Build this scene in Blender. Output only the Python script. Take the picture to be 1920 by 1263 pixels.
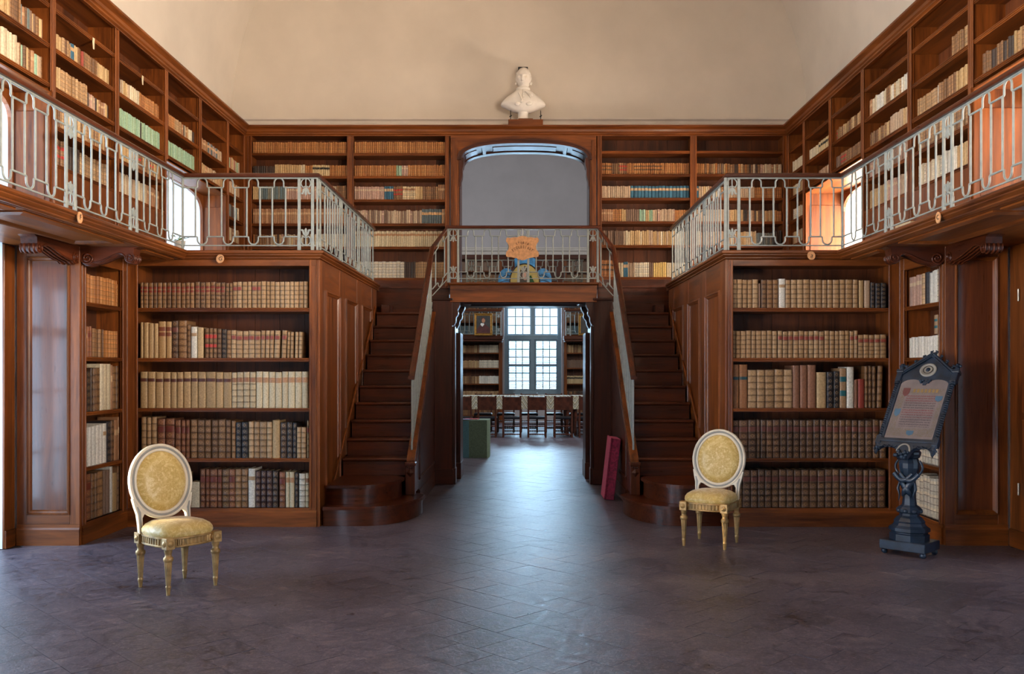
import bpy, math, random
from math import sin, cos, pi, sqrt, radians, atan2, hypot
from mathutils import Matrix, Vector, Euler
random.seed(7)
for o in list(bpy.data.objects):
    bpy.data.objects.remove(o, do_unlink=True)
SC = bpy.context.scene
COL = SC.collection

# ---------------------------------------------------------------- camera, sky, daylight, exposure
FPX = 1700.0                      # focal length in pixels of a 1920 px wide frame
cam_d = bpy.data.cameras.new('camera')
cam_d.sensor_fit = 'HORIZONTAL'
cam_d.sensor_width = 36.0
cam_d.lens = 36.0 * FPX / 1920.0
cam_d.shift_x = -20.0 / 1920.0
cam_d.shift_y = 60.5 / 1920.0
cam_d.clip_start = 0.05
cam_d.clip_end = 200
cam = bpy.data.objects.new('camera', cam_d)
cam.location = (0, 0, 1.5)
cam.rotation_euler = (radians(90), 0, 0)
COL.objects.link(cam)
SC.camera = cam
SC.view_settings.view_transform = 'Standard'
SC.view_settings.look = 'None'
SC.view_settings.exposure = -0.05
SC.view_settings.gamma = 1.0
SC.view_settings.use_curve_mapping = False
world = bpy.data.worlds.new('sky')
world.use_nodes = True
SC.world = world
bg = world.node_tree.nodes['Background']
bg.inputs[0].default_value = (0.62, 0.80, 1.0, 1)
bg.inputs[1].default_value = 2.2
SC.cycles.max_bounces = 10
SC.cycles.diffuse_bounces = 5
SC.cycles.glossy_bounces = 4
SC.cycles.transparent_max_bounces = 12
SC.cycles.caustics_reflective = False
SC.cycles.caustics_refractive = False
SC.cycles.sample_clamp_indirect = 6.0

def area(name, loc, target, w, h, power, color, spread=180):
    l = bpy.data.lights.new(name, 'AREA')
    l.shape = 'RECTANGLE'; l.size = w; l.size_y = h
    l.energy = power; l.color = color; l.spread = radians(spread)
    o = bpy.data.objects.new(name, l)
    o.location = loc
    d = Vector(target) - Vector(loc)
    o.rotation_euler = d.to_track_quat('-Z', 'Y').to_euler()
    COL.objects.link(o)
    return o
COOL = (0.62, 0.80, 1.0); WARM = (1.0, 0.80, 0.62); NEUT = (1.0, 0.90, 0.78); LOWC = (0.55, 0.75, 1.0); SKY = (0.40, 0.64, 1.0)
# daylight entering through each window of the two long walls (placed just outside the glass)
area('daylight_left_low_near', (-5.05, 6.45, 1.25), (0, 6.45, 1.0), 1.9, 2.2, 165, LOWC)
area('daylight_left_low_behind', (-5.05, 2.06, 1.25), (0.5, 4.5, 0.0), 1.9, 2.2, 120, SKY, 130)
area('daylight_left_low_far_behind', (-5.05, -2.18, 1.25), (0.5, 1.5, 0.0), 1.9, 2.2, 90, SKY, 130)
area('daylight_right_low_behind', (4.95, 2.06, 1.25), (-0.5, 4.5, 0.0), 1.9, 2.2, 75, SKY, 130)
area('daylight_left_high_far', (-4.95, 10.55, 3.2), (0, 10.4, 3.6), 1.8, 1.1, 60, COOL)
area('daylight_left_high_near', (-4.95, 6.3, 3.2), (0, 6.3, 6.5), 1.8, 1.1, 120, COOL, 130)
area('daylight_left_high_behind', (-4.95, 2.06, 3.2), (0, 3.5, 8.6), 1.8, 1.1, 270, NEUT, 120)
area('daylight_right_high_far', (4.85, 10.5, 3.2), (0, 10.6, 6.0), 1.8, 1.1, 370, WARM)
area('daylight_right_high_near', (4.85, 6.3, 3.2), (0, 6.9, 7.0), 1.8, 1.1, 110, WARM, 130)
area('daylight_right_high_behind', (4.85, 2.06, 3.2), (-1.0, 5.5, 8.2), 1.8, 1.1, 1150, WARM, 120)
area('daylight_right_high_far_behind', (4.85, -2.18, 3.2), (-0.3, 12.3, 6.4), 1.8, 1.1, 260, WARM, 75)
area('daylight_left_high_far_behind', (-4.95, -2.18, 3.2), (0.3, 12.3, 6.0), 1.8, 1.1, 130, WARM, 75)
# lamps added at the low windows to brighten shelf undersides, like ground bounce
area('shelf_fill_left', (-5.0, 2.06, 0.9), (3.6, 8.2, 4.9), 1.8, 1.4, 120, WARM, 58)
area('shelf_fill_right', (4.92, 2.06, 0.9), (-3.7, 8.2, 4.9), 1.8, 1.4, 80, WARM, 58)
# small warm lamp added outside the near left window to light the chair
area('chair_warm_lamp', (-5.0, 6.02, 1.05), (-2.62, 6.36, 0.68), 0.10, 0.30, 7, (1.0, 0.72, 0.36), 13)
# the far reading room's big end window and two added side fill lamps
area('daylight_far_window', (0.3, 26.7, 2.6), (0.3, 20, 1.2), 1.5, 3.6, 800, (0.50, 0.76, 1.0))
area('far_room_fill_right', (4.9, 16.5, 4.5), (-1, 20, 1.5), 2.5, 2.0, 350, (1.0, 0.95, 0.9))  # added to lift the dark chairs; no window in this wall
area('far_room_fill_left', (-4.9, 19.0, 5.5), (1, 21, 4.0), 3.0, 2.0, 480, (0.86, 0.93, 1.0))  # added fill for the grey end wall; no window built here

# ---------------------------------------------------------------- colours and materials
def S(r, g, b):
    f = lambda c: (c/255/12.92) if c/255 <= 0.04045 else ((c/255+0.055)/1.055)**2.4
    return (f(r), f(g), f(b), 1.0)

class NT:
    def __init__(self, name):
        self.m = bpy.data.materials.new(name); self.m.use_nodes = True
        self.t = self.m.node_tree
        self.b = self.t.nodes['Principled BSDF']
    def n(self, typ, **kw):
        nd = self.t.nodes.new(typ)
        ins = kw.pop('i', {})
        for k, v in kw.items(): setattr(nd, k, v)
        for k, v in ins.items():
            if hasattr(v, 'is_output') or isinstance(v, bpy.types.NodeSocket): self.t.links.new(v, nd.inputs[k])
            else: nd.inputs[k].default_value = v
        return nd
    def link(self, a, b): self.t.links.new(a, b)
    def set(self, **kw):
        for k, v in kw.items():
            k = k.replace('_', ' ')
            if isinstance(v, bpy.types.NodeSocket): self.t.links.new(v, self.b.inputs[k])
            else: self.b.inputs[k].default_value = v
    def ramp(self, fac, *stops):
        r = self.n('ShaderNodeValToRGB'); e = r.color_ramp.elements
        while len(e) < len(stops): e.new(0.5)
        for el, (p, c) in zip(e, stops): el.position = p; el.color = c
        self.link(fac, r.inputs[0]); return r.outputs[0]
    def coord(self, which='Object', scale=(1,1,1), rnd=0.0):
        tc = self.n('ShaderNodeTexCoord'); out = tc.outputs[which]
        if rnd:
            oi = self.n('ShaderNodeObjectInfo')
            v = self.n('ShaderNodeVectorMath', operation='SCALE', i={0: (rnd, rnd*0.7, rnd*1.3)})
            self.link(oi.outputs['Random'], v.inputs['Scale'])
            a = self.n('ShaderNodeVectorMath', operation='ADD', i={0: out, 1: v.outputs[0]}); out = a.outputs[0]
        mp = self.n('ShaderNodeMapping', i={'Vector': out, 'Scale': scale})
        return mp.outputs[0]
    def noise(self, vec, scale=5, detail=4, rough=0.55, dist=0.0):
        return self.n('ShaderNodeTexNoise', i={'Vector': vec, 'Scale': scale, 'Detail': detail, 'Roughness': rough, 'Distortion': dist}).outputs[0]
    def math(self, op, a, b=0.0, c=None, clamp=False):
        nd = self.n('ShaderNodeMath', operation=op, i={0: a, 1: b}); nd.use_clamp = clamp
        if c is not None:
            if isinstance(c, bpy.types.NodeSocket): self.link(c, nd.inputs[2])
            else: nd.inputs[2].default_value = c
        return nd.outputs[0]
    def mix(self, fac, a, b, mode='MIX'):
        nd = self.n('ShaderNodeMix', data_type='RGBA', blend_type=mode)
        for k, v in ((0, fac), (6, a), (7, b)):
            if isinstance(v, bpy.types.NodeSocket): self.link(v, nd.inputs[k])
            else: nd.inputs[k].default_value = v
        return nd.outputs[2]
    def bump(self, h, strength=0.2, dist=0.01):
        return self.n('ShaderNodeBump', i={'Height': h, 'Strength': strength, 'Distance': dist}).outputs[0]

def wood(name, axis, dark, light, rough=0.36, tint=0.25, coat=0.04):
    w = NT(name)
    sc = {'x': (0.7, 9, 9), 'y': (9, 0.7, 9), 'z': (9, 9, 0.7)}[axis]
    v = w.coord('Object', sc, 17.0)
    n1 = w.noise(v, 1.1, 6, 0.62, 0.9)
    n2 = w.noise(v, 7.0, 3, 0.6, 0.3)
    f = w.math('ADD', w.math('MULTIPLY', n1, 0.78), w.math('MULTIPLY', n2, 0.22))
    c = w.ramp(f, (0.30, dark), (0.50, tuple((a+b)/2 for a, b in zip(dark, light))), (0.70, light))
    oi = w.n('ShaderNodeObjectInfo')
    val = w.math('MULTIPLY_ADD', oi.outputs['Random'], tint, 1.0 - tint/2)
    hs = w.n('ShaderNodeHueSaturation', i={'Color': c, 'Value': val})
    w.set(Base_Color=hs.outputs[0], Roughness=w.math('MULTIPLY_ADD', n2, 0.16, rough-0.08), Normal=w.bump(n2, 0.06, 0.004))
    w.set(Coat_Weight=coat, Coat_Roughness=0.10, Specular_IOR_Level=0.35)
    return w.m
DK, LT = S(56, 23, 8), S(147, 81, 32)
M = {}
for ax in 'xyz':
    M['wood_'+ax] = wood('mahogany_'+ax, ax, DK, LT)
    M['stair_'+ax] = wood('stair_walnut_'+ax, ax, S(36, 15, 8), S(98, 46, 22), 0.30)
    M['ebon_'+ax] = wood('portal_dark_wood_'+ax, ax, S(32, 13, 8), S(80, 36, 18), 0.40)
M['polish_z'] = wood('polished_pier_panel', 'z', S(58, 24, 10), S(120, 62, 28), 0.3, 0.1, 0.42)
M['plank'] = wood('shelf_back_plank', 'z', S(52, 26, 14), S(112, 62, 32), 0.5, 0.5, 0.0)

def simple(name, col, rough=0.5, metal=0.0, var=0.12, scale=6, bump=0.0, **kw):
    w = NT(name)
    v = w.coord('Object')
    n = w.noise(v, scale, 5)
    c2 = tuple(x*(1-var*1.6) for x in col[:3]) + (1,)
    c3 = tuple(min(1, x*(1+var)) for x in col[:3]) + (1,)
    w.set(Base_Color=w.ramp(n, (0.35, c2), (0.65, c3)), Roughness=rough, Metallic=metal)
    if bump: w.set(Normal=w.bump(n, bump, 0.01))
    for k, x in kw.items(): w.set(**{k: x})
    return w.m
M['plaster'] = simple('warm_white_plaster', S(206, 196, 182), 0.85, 0, 0.04, 1.3, 0.15)
M['plaster_white'] = simple('white_reveal_plaster', S(235, 235, 235), 0.8, 0, 0.03, 2)
M['plaster_grey'] = simple('grey_plaster', S(178, 172, 172), 0.85, 0, 0.04, 1.2)
M['trim_plaster'] = simple('grey_moulding_plaster', S(205, 196, 186), 0.8, 0, 0.05, 3)
M['iron'] = simple('pale_painted_iron', S(150, 158, 154), 0.38, 0.0, 0.10, 14)
M['paper'] = simple('old_paper', S(216, 200, 165), 0.8, 0, 0.08, 20)
M['label'] = simple('leather_label', S(120, 38, 26), 0.5, 0, 0.2, 40)
M['cream'] = simple('cream_painted_wood', S(226, 214, 190), 0.38, 0, 0.06, 9)
M['grey_line'] = simple('grey_green_paint', S(150, 148, 140), 0.5, 0, 0.08, 9)
M['gilt'] = simple('aged_gilt_wood', S(178, 142, 88), 0.36, 0.35, 0.25, 14)
M['ebony'] = simple('ebonised_carved_wood', S(34, 50, 68), 0.34, 0, 0.3, 9)
M['marble'] = simple('white_plaster_bust', S(238, 232, 222), 0.6, 0, 0.05, 6)
M['black'] = simple('black_metal', S(22, 20, 20), 0.5, 0, 0.2, 9)
M['winframe'] = simple('blue_grey_window_paint', S(120, 140, 150), 0.45, 0, 0.06, 5)
M['winwhite'] = simple('white_window_paint', S(215, 218, 220), 0.45, 0, 0.05, 5)
M['shutter'] = simple('white_louvre_paint', S(226, 228, 228), 0.6, 0, 0.04, 5)
M['chair_wood'] = simple('dark_oak_chair', S(84, 44, 30), 0.32, 0, 0.3, 12)
M['chair_leather'] = simple('black_leather_seat', S(34, 36, 44), 0.3, 0, 0.2, 12)
M['greenbox'] = simple('green_display_cloth', S(118, 138, 116), 0.9, 0, 0.15, 60, 0.2)
M['tealbox'] = simple('teal_display_cloth', S(104, 150, 160), 0.9, 0, 0.1, 60, 0.2)
M['goldframe'] = simple('gilded_frame', S(178, 132, 62), 0.35, 0.5, 0.2, 20)
M['skin'] = simple('portrait_skin', S(190, 130, 95), 0.6, 0, 0.1, 30)
M['canvas'] = simple('dark_canvas', S(62, 58, 54), 0.5, 0, 0.2, 8)
M['redrobe'] = simple('painted_red_robe', S(84, 34, 28), 0.5, 0, 0.25, 12)
M['white'] = simple('white_paint', S(236, 232, 224), 0.6, 0, 0.03, 12)
M['brass'] = simple('brass_hinge', S(196, 188, 168), 0.3, 0.7, 0.1, 20)
M['clay'] = simple('terracotta_cartouche', S(206, 152, 104), 0.7, 0, 0.12, 26)
M['ink'] = simple('dark_ink', S(52, 40, 32), 0.7, 0, 0.1, 20)
M['leaf'] = simple('green_leaf', S(96, 130, 52), 0.5, 0, 0.3, 30)
M['blueglass'] = simple('blue_glass', S(74, 150, 214), 0.25, 0, 0.3, 9)
M['yellowglass'] = simple('olive_yellow_glass', S(178, 164, 98), 0.3, 0, 0.15, 9)
M['greenglass'] = simple('dark_green_glass', S(20, 74, 40), 0.25, 0, 0.3, 9)
M['pinkglass'] = simple('pale_pink_glass', S(196, 158, 140), 0.3, 0, 0.1, 9)
M['grout'] = simple('floor_grout', S(70, 58, 56), 0.85, 0, 0.15, 12)
M['tray'] = simple('bluegrey_booklet', S(120, 120, 170), 0.5, 0, 0.2, 15)
M['dimred'] = simple('faded_crimson_print', S(112, 66, 66), 0.5)
M['dimblue'] = simple('faded_blue_print', S(70, 108, 136), 0.5)
M['dimgold'] = simple('faded_gold_print', S(150, 122, 74), 0.5)
M['redbook'] = simple('red_edge', S(176, 34, 40), 0.5, 0, 0.15, 30)

def velvet():
    w = NT('crimson_velvet'); v = w.coord('Object'); n = w.noise(v, 22, 5, 0.6, 1.5)
    w.set(Base_Color=w.ramp(n, (0.35, S(92, 12, 36)), (0.62, S(150, 30, 66))), Roughness=0.8)
    w.set(Sheen_Weight=0.6, Sheen_Tint=S(240, 120, 150)); return w.m
M['velvet'] = velvet()

def damask():
    w = NT('yellow_silk_damask'); v = w.coord('Object')
    n = w.noise(v, 11, 3, 0.5, 3.4); n2 = w.noise(v, 30, 3, 0.5, 2.5)
    sm = lambda q, lo, hi: w.n('ShaderNodeMapRange', interpolation_type='SMOOTHSTEP', i={0: q, 1: lo, 2: hi}).outputs[0]
    sx = w.n('ShaderNodeSeparateXYZ', i={0: v})
    dx = w.math('DIVIDE', sx.outputs[0], 0.125); dz = w.math('DIVIDE', w.math('SUBTRACT', sx.outputs[2], 0.715), 0.150)
    rr = w.math('ADD', w.math('SQRT', w.math('ADD', w.math('MULTIPLY', dx, dx), w.math('MULTIPLY', dz, dz))), w.math('MULTIPLY', w.math('SUBTRACT', n2, 0.5), 0.35))
    wreath = sm(w.math('ABSOLUTE', w.math('SUBTRACT', rr, 1.0)), 0.14, 0.05)
    a = w.math('MAXIMUM', sm(n, 0.45, 0.60), w.math('MULTIPLY', wreath, 0.9)); b = sm(n2, 0.46, 0.64)
    f = w.math('ADD', w.math('MULTIPLY', a, 0.55), w.math('MULTIPLY', b, 0.45))
    w.set(Base_Color=w.ramp(f, (0.0, S(198, 164, 86)), (0.5, S(213, 183, 110)), (1.0, S(228, 205, 142))),
          Roughness=w.math('MULTIPLY_ADD', a, -0.16, 0.5), Sheen_Weight=0.3, Normal=w.bump(a, 0.10, 0.006))
    return w.m
M['damask'] = damask()

def floor_mat():
    w = NT('worn_stone_tile'); v = w.coord('Object', rnd=0.0)
    geo = w.n('ShaderNodeNewGeometry').outputs['Position']
    n1 = w.noise(geo, 1.1, 6, 0.62, 0.4); n2 = w.noise(geo, 13, 8, 0.72, 0.6); n3 = w.noise(geo, 42, 4, 0.6, 1.0)
    oi = w.n('ShaderNodeObjectInfo')
    f = w.math('ADD', w.math('MULTIPLY', n1, 0.42), w.math('MULTIPLY', n2, 0.58))
    c = w.ramp(f, (0.38, S(54, 42, 44)), (0.47, S(78, 74, 86)), (0.54, S(94, 88, 100)), (0.64, S(132, 116, 116)))
    n4 = w.noise(geo, 110, 3, 0.6, 0.5); n5 = w.noise(geo, 24, 5, 0.7, 2.2)
    c = w.mix(w.math('MULTIPLY', w.math('SUBTRACT', n3, 0.5, clamp=True), 2.6, clamp=True), c, S(158, 140, 140))
    c = w.mix(w.math('MULTIPLY', w.math('SUBTRACT', 0.48, n4, clamp=True), 4.0, clamp=True), c, S(44, 32, 32))
    c = w.mix(w.math('MULTIPLY', w.math('SUBTRACT', n5, 0.58, clamp=True), 3.0, clamp=True), c, S(112, 74, 60))
    val = w.math('MULTIPLY_ADD', oi.outputs['Random'], 0.22, 0.89)
    hs = w.n('ShaderNodeHueSaturation', i={'Color': c, 'Value': val})
    hh = w.math('ADD', n2, w.math('MULTIPLY', n3, 0.4))
    w.set(Base_Color=hs.outputs[0], Roughness=w.math('MULTIPLY_ADD', n2, 0.35, 0.16), Normal=w.bump(hh, 0.35, 0.012))
    return w.m
M['tile'] = floor_mat()

def leather(name, gilt):
    w = NT(name); oi = w.n('ShaderNodeObjectInfo')
    tc = w.n('ShaderNodeTexCoord'); sx = w.n('ShaderNodeSeparateXYZ', i={0: tc.outputs['Object']})
    v = w.coord('Object', (2, 2, 8), 23.0)
    n = w.noise(v, 3, 5, 0.65)
    k = w.ramp(n, (0.3, (0.62, 0.60, 0.58, 1)), (0.6, (1, 1, 1, 1)), (0.8, (1.18, 1.14, 1.08, 1)))
    c = w.mix(1.0, oi.outputs['Color'], k, 'MULTIPLY')
    if gilt:
        t = w.math('FRACT', w.math('MULTIPLY', sx.outputs[2], 6.0))
        d = w.math('ABSOLUTE', w.math('SUBTRACT', t, 0.5))
        dx = w.math('ABSOLUTE', sx.outputs[0])
        ring = w.math('ABSOLUTE', w.math('SUBTRACT', w.math('ADD', w.math('MULTIPLY', d, 1.0), w.math('MULTIPLY', dx, 1.0)), 0.24))
        orn = w.math('MULTIPLY', w.math('LESS_THAN', ring, 0.06), 0.34)
        line = w.math('MULTIPLY', w.math('GREATER_THAN', d, 0.40), 0.75)
        c = w.mix(orn, c, S(196, 154, 92))
        c = w.mix(line, c, w.mix(1.0, c, (0.38, 0.34, 0.30, 1), 'MULTIPLY'))
    w.set(Base_Color=c, Roughness=0.42 if gilt else 0.5, Normal=w.bump(n, 0.2, 0.02))
    return w.m
M['leather_gilt'] = leather('gilt_tooled_leather', True)
M['leather_plain'] = leather('plain_binding', False)

def bookmass():
    w = NT('book_mass_bindings')
    at = w.n('ShaderNodeAttribute', attribute_name='tint')
    v = w.coord('Object'); n = w.noise(v, 60, 3, 0.6)
    k = w.ramp(n, (0.3, (0.72, 0.7, 0.68, 1)), (0.7, (1.1, 1.08, 1.04, 1)))
    w.set(Base_Color=w.mix(1.0, at.outputs['Color'], k, 'MULTIPLY'), Roughness=0.5)
    return w.m
M['bookmass'] = bookmass()

def zigzag():
    w = NT('flame_stitch_cloth')
    tc = w.n('ShaderNodeTexCoord'); sx = w.n('ShaderNodeSeparateXYZ', i={0: tc.outputs['Object']})
    pp = w.math('PINGPONG', sx.outputs[0], 0.13)
    t = w.math('FRACT', w.math('MULTIPLY', w.math('ADD', sx.outputs[2], w.math('MULTIPLY', pp, -1.6)), 7.5))
    c = w.ramp(t, (0.0, S(214, 206, 186)), (0.3, S(120, 124, 118)), (0.5, S(210, 200, 176)), (0.65, S(98, 92, 78)), (0.85, S(176, 166, 136)), (1.0, S(214, 206, 186)))
    w.set(Base_Color=c, Roughness=0.9); return w.m
M['zigzag'] = zigzag()

def parchment():
    w = NT('illuminated_parchment')
    tc = w.n('ShaderNodeTexCoord'); sx = w.n('ShaderNodeSeparateXYZ', i={0: tc.outputs['Object']})
    x, z = sx.outputs[0], sx.outputs[2]
    v = w.coord('Object', (130, 1, 190)); n = w.noise(v, 1.0, 3, 0.6)
    vb = w.coord('Object'); nb = w.noise(vb, 55, 4, 0.6, 2.5)
    base = w.ramp(w.noise(vb, 8, 4), (0.3, S(112, 104, 106)), (0.7, S(134, 124, 124)))
    row = w.math('FRACT', w.math('MULTIPLY', z, 46.0))
    inrow = w.math('LESS_THAN', row, 0.55)
    txt = w.math('MULTIPLY', inrow, w.math('GREATER_THAN', n, 0.47))
    bx = w.math('MULTIPLY', w.math('GREATER_THAN', x, -0.105), w.math('LESS_THAN', x, 0.125))
    bz = w.math('MULTIPLY', w.math('GREATER_THAN', z, 0.115), w.math('LESS_THAN', z, 0.405))
    box = w.math('MULTIPLY', bx, bz)
    redrow = w.math('GREATER_THAN', w.noise(w.coord('Object', (0, 0, 9)), 1.0, 2), 0.5)
    tc2 = w.mix(redrow, S(86, 76, 84), S(120, 70, 76))
    c = w.mix(w.math('MULTIPLY', txt, box), base, tc2)
    out = w.math('SUBTRACT', 1.0, w.math('MULTIPLY', w.math('MULTIPLY', w.math('GREATER_THAN', x, -0.12), w.math('LESS_THAN', x, 0.14)), w.math('MULTIPLY', w.math('GREATER_THAN', z, 0.10), w.math('LESS_THAN', z, 0.42))))
    inb = w.math('MULTIPLY', w.math('MULTIPLY', w.math('GREATER_THAN', x, -0.165), w.math('LESS_THAN', x, 0.165)), w.math('MULTIPLY', w.math('GREATER_THAN', z, 0.03), w.math('LESS_THAN', z, 0.47)))
    border = w.math('MULTIPLY', w.math('MULTIPLY', out, inb), w.math('GREATER_THAN', nb, 0.5))
    c = w.mix(w.math('MULTIPLY', border, 0.6), c, S(112, 98, 70))
    w.set(Base_Color=c, Roughness=0.35); return w.m
M['parchment'] = parchment()

def pane_mat(name, tint, gloss):
    w = NT(name)
    tr = w.n('ShaderNodeBsdfTransparent', i={'Color': tint}); gl = w.n('ShaderNodeBsdfGlossy', i={'Roughness': 0.03})
    lw = w.n('ShaderNodeLayerWeight', i={'Blend': 0.5})
    fr = w.math('MULTIPLY_ADD', w.math('POWER', lw.outputs['Facing'], 5.0), 0.9, 0.04)
    mx = w.n('ShaderNodeMixShader', i={0: w.math('MULTIPLY', fr, gloss), 1: tr.outputs[0], 2: gl.outputs[0]})
    w.link(mx.outputs[0], w.t.nodes['Material Output'].inputs['Surface']); return w.m
M['pane'] = pane_mat('window_glass', (0.95, 0.97, 0.98, 1), 1.0)
# ---------------------------------------------------------------- mesh helpers
class MB:
    def __init__(s): s.v = []; s.f = []; s.sm = []
    def add(s, v, f, smooth=False):
        b = len(s.v); s.v += [tuple(p) for p in v]
        s.f += [tuple(i+b for i in q) for q in f]; s.sm += [smooth]*len(f); return s
    def box(s, x0, x1, y0, y1, z0, z1, c=0.0):
        if x1 < x0: x0, x1 = x1, x0
        if y1 < y0: y0, y1 = y1, y0
        if z1 < z0: z0, z1 = z1, z0
        if c <= 0:
            v = [(x, y, z) for x in (x0, x1) for y in (y0, y1) for z in (z0, z1)]
            return s.add(v, [(0,1,3,2),(4,6,7,5),(0,4,5,1),(2,3,7,6),(0,2,6,4),(1,5,7,3)])
        c = min(c, (x1-x0)*.45, (y1-y0)*.45, (z1-z0)*.45)
        lo, hi = (x0, y0, z0), (x1, y1, z1); v = []; idx = {}
        for sx in (0, 1):
            for sy in (0, 1):
                for sz in (0, 1):
                    sg = (sx, sy, sz)
                    for a in range(3):
                        p = [0, 0, 0]
                        for k in range(3):
                            e = hi[k] if sg[k] else lo[k]
                            p[k] = e if k == a else (e - c if sg[k] else e + c)
                        idx[(sg, a)] = len(v); v.append(p)
        f = []
        for a in range(3):
            o = [k for k in range(3) if k != a]
            for sa in (0, 1):
                q = []
                for (u, w) in ((0,0),(1,0),(1,1),(0,1)):
                    sg = [0,0,0]; sg[a] = sa; sg[o[0]] = u; sg[o[1]] = w; q.append(idx[(tuple(sg), a)])
                f.append(q)
        for a in range(3):
            o = [k for k in range(3) if k != a]
            for u in (0, 1):
                for w in (0, 1):
                    s0 = [0,0,0]; s1 = [0,0,0]; s0[a] = 0; s1[a] = 1
                    for sg in (s0, s1): sg[o[0]] = u; sg[o[1]] = w
                    f.append((idx[(tuple(s0), o[0])], idx[(tuple(s1), o[0])], idx[(tuple(s1), o[1])], idx[(tuple(s0), o[1])]))
        for sg in [(x, y, z) for x in (0,1) for y in (0,1) for z in (0,1)]:
            f.append((idx[(sg,0)], idx[(sg,1)], idx[(sg,2)]))
        return s.add(v, f)
    def ext(s, pts, plane, a, b, smooth=False):
        """extrude a closed 2D outline; plane 'xz' along y, 'yz' along x, 'xy' along z"""
        def P(u, w, t): return {'xz': (u, t, w), 'yz': (t, u, w), 'xy': (u, w, t)}[plane]
        n = len(pts); v = [P(u, w, a) for u, w in pts] + [P(u, w, b) for u, w in pts]
        s.add(v, [(i, (i+1) % n, n+(i+1) % n, n+i) for i in range(n)], smooth)
        return s.add(v, [tuple(range(n-1, -1, -1)), tuple(range(n, 2*n))])
    def tube(s, path, r, n=6, closed=False, flat=1.0):
        path = [Vector(p) for p in path]; m = len(path); v = []
        rr = r if isinstance(r, (list, tuple)) else [r]*m
        prev = None
        for i, p in enumerate(path):
            if closed: t = path[(i+1) % m] - path[i-1]
            else: t = path[min(i+1, m-1)] - path[max(i-1, 0)]
            if t.length < 1e-9: t = Vector((0, 0, 1))
            t.normalize()
            if prev is None:
                a = Vector((0, 0, 1)) if abs(t.z) < 0.9 else Vector((0, 1, 0))
                u = (a - t*a.dot(t)).normalized()
            else:
                u = (prev - t*prev.dot(t))
                if u.length < 1e-6: u = Vector((1, 0, 0)) - t*t.x
                u.normalize()
            prev = u; w = t.cross(u)
            for k in range(n):
                an = 2*pi*(k+0.5)/n
                v.append(p + u*cos(an)*rr[i] + w*sin(an)*rr[i]*flat)
        f = [(i*n+k, i*n+(k+1) % n, ((i+1) % m)*n+(k+1) % n, ((i+1) % m)*n+k) for i in range(m if closed else m-1) for k in range(n)]
        s.add(v, f, True)
        if not closed: s.add(v[:n] + v[-n:], [tuple(range(n-1, -1, -1)), tuple(range(n, 2*n))])
        return s
    def lathe(s, prof, cx=0, cy=0, n=16, sx=1.0, sy=1.0, ph=0.0, smooth=True, caps=True):
        m = len(prof); v = []
        for r, z in prof:
            for k in range(n):
                a = 2*pi*k/n + ph; v.append((cx + r*sx*cos(a), cy + r*sy*sin(a), z))
        s.add(v, [(i*n+k, i*n+(k+1) % n, (i+1)*n+(k+1) % n, (i+1)*n+k) for i in range(m-1) for k in range(n)], smooth)
        if caps: s.add(v[:n] + v[-n:], [tuple(range(n-1, -1, -1)), tuple(range(n, 2*n))])
        return s
    def sweep(s, prof, path, closed=False):
        """profile (outward, z) along a horizontal path of (x, y); outward = right of travel; mitred"""
        m = len(path); P = [Vector(p) for p in path]; k = len(prof); v = []
        for i in range(m):
            d = []
            if closed or i > 0: d.append((P[i]-P[i-1]).normalized())
            if closed or i < m-1: d.append((P[(i+1) % m]-P[i]).normalized())
            nn = [Vector((q.y, -q.x)) for q in d]
            if len(nn) == 2:
                b = nn[0] + nn[1]; b = b / max(0.2, (1 + nn[0].dot(nn[1])))
            else: b = nn[0]
            for o, z in prof: v.append((P[i].x + b.x*o, P[i].y + b.y*o, z))
        f = [(i*k+j, ((i+1) % m)*k+j, ((i+1) % m)*k+(j+1) % k, i*k+(j+1) % k) for i in range(m if closed else m-1) for j in range(k)]
        s.add(v, f)
        if not closed: s.add(v[:k] + v[-k:], [tuple(range(k)), tuple(range(2*k-1, k-1, -1))])
        return s
    def ring(s, x0, x1, z0, z1, prof):
        """rectangular moulding in the xz plane; profile (inset, y)"""
        k = len(prof); v = []
        for ins, y in prof:
            v += [(x0+ins, y, z0+ins), (x1-ins, y, z0+ins), (x1-ins, y, z1-ins), (x0+ins, y, z1-ins)]
        return s.add(v, [(j*4+i, j*4+(i+1) % 4, (j+1)*4+(i+1) % 4, (j+1)*4+i) for j in range(k-1) for i in range(4)])
    def ball(s, c, r, n=10, m=7, sc=(1, 1, 1)):
        pr = [(max(1e-4, sin(pi*i/m))*r, -cos(pi*i/m)*r) for i in range(m+1)]
        v = []
        for q, z in pr:
            for k in range(n):
                a = 2*pi*k/n; v.append((c[0]+q*cos(a)*sc[0], c[1]+q*sin(a)*sc[1], c[2]+z*sc[2]))
        return s.add(v, [(i*n+k, i*n+(k+1) % n, (i+1)*n+(k+1) % n, (i+1)*n+k) for i in range(m) for k in range(n)], True)
    def xf(s, mat, start=0):
        for i in range(start, len(s.v)): s.v[i] = tuple(mat @ Vector(s.v[i]))
        return s
    def mesh(s, name):
        me = bpy.data.meshes.new(name); me.from_pydata(s.v, [], s.f)
        if any(s.sm): me.polygons.foreach_set('use_smooth', s.sm)
        me.update()
        return me

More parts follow.
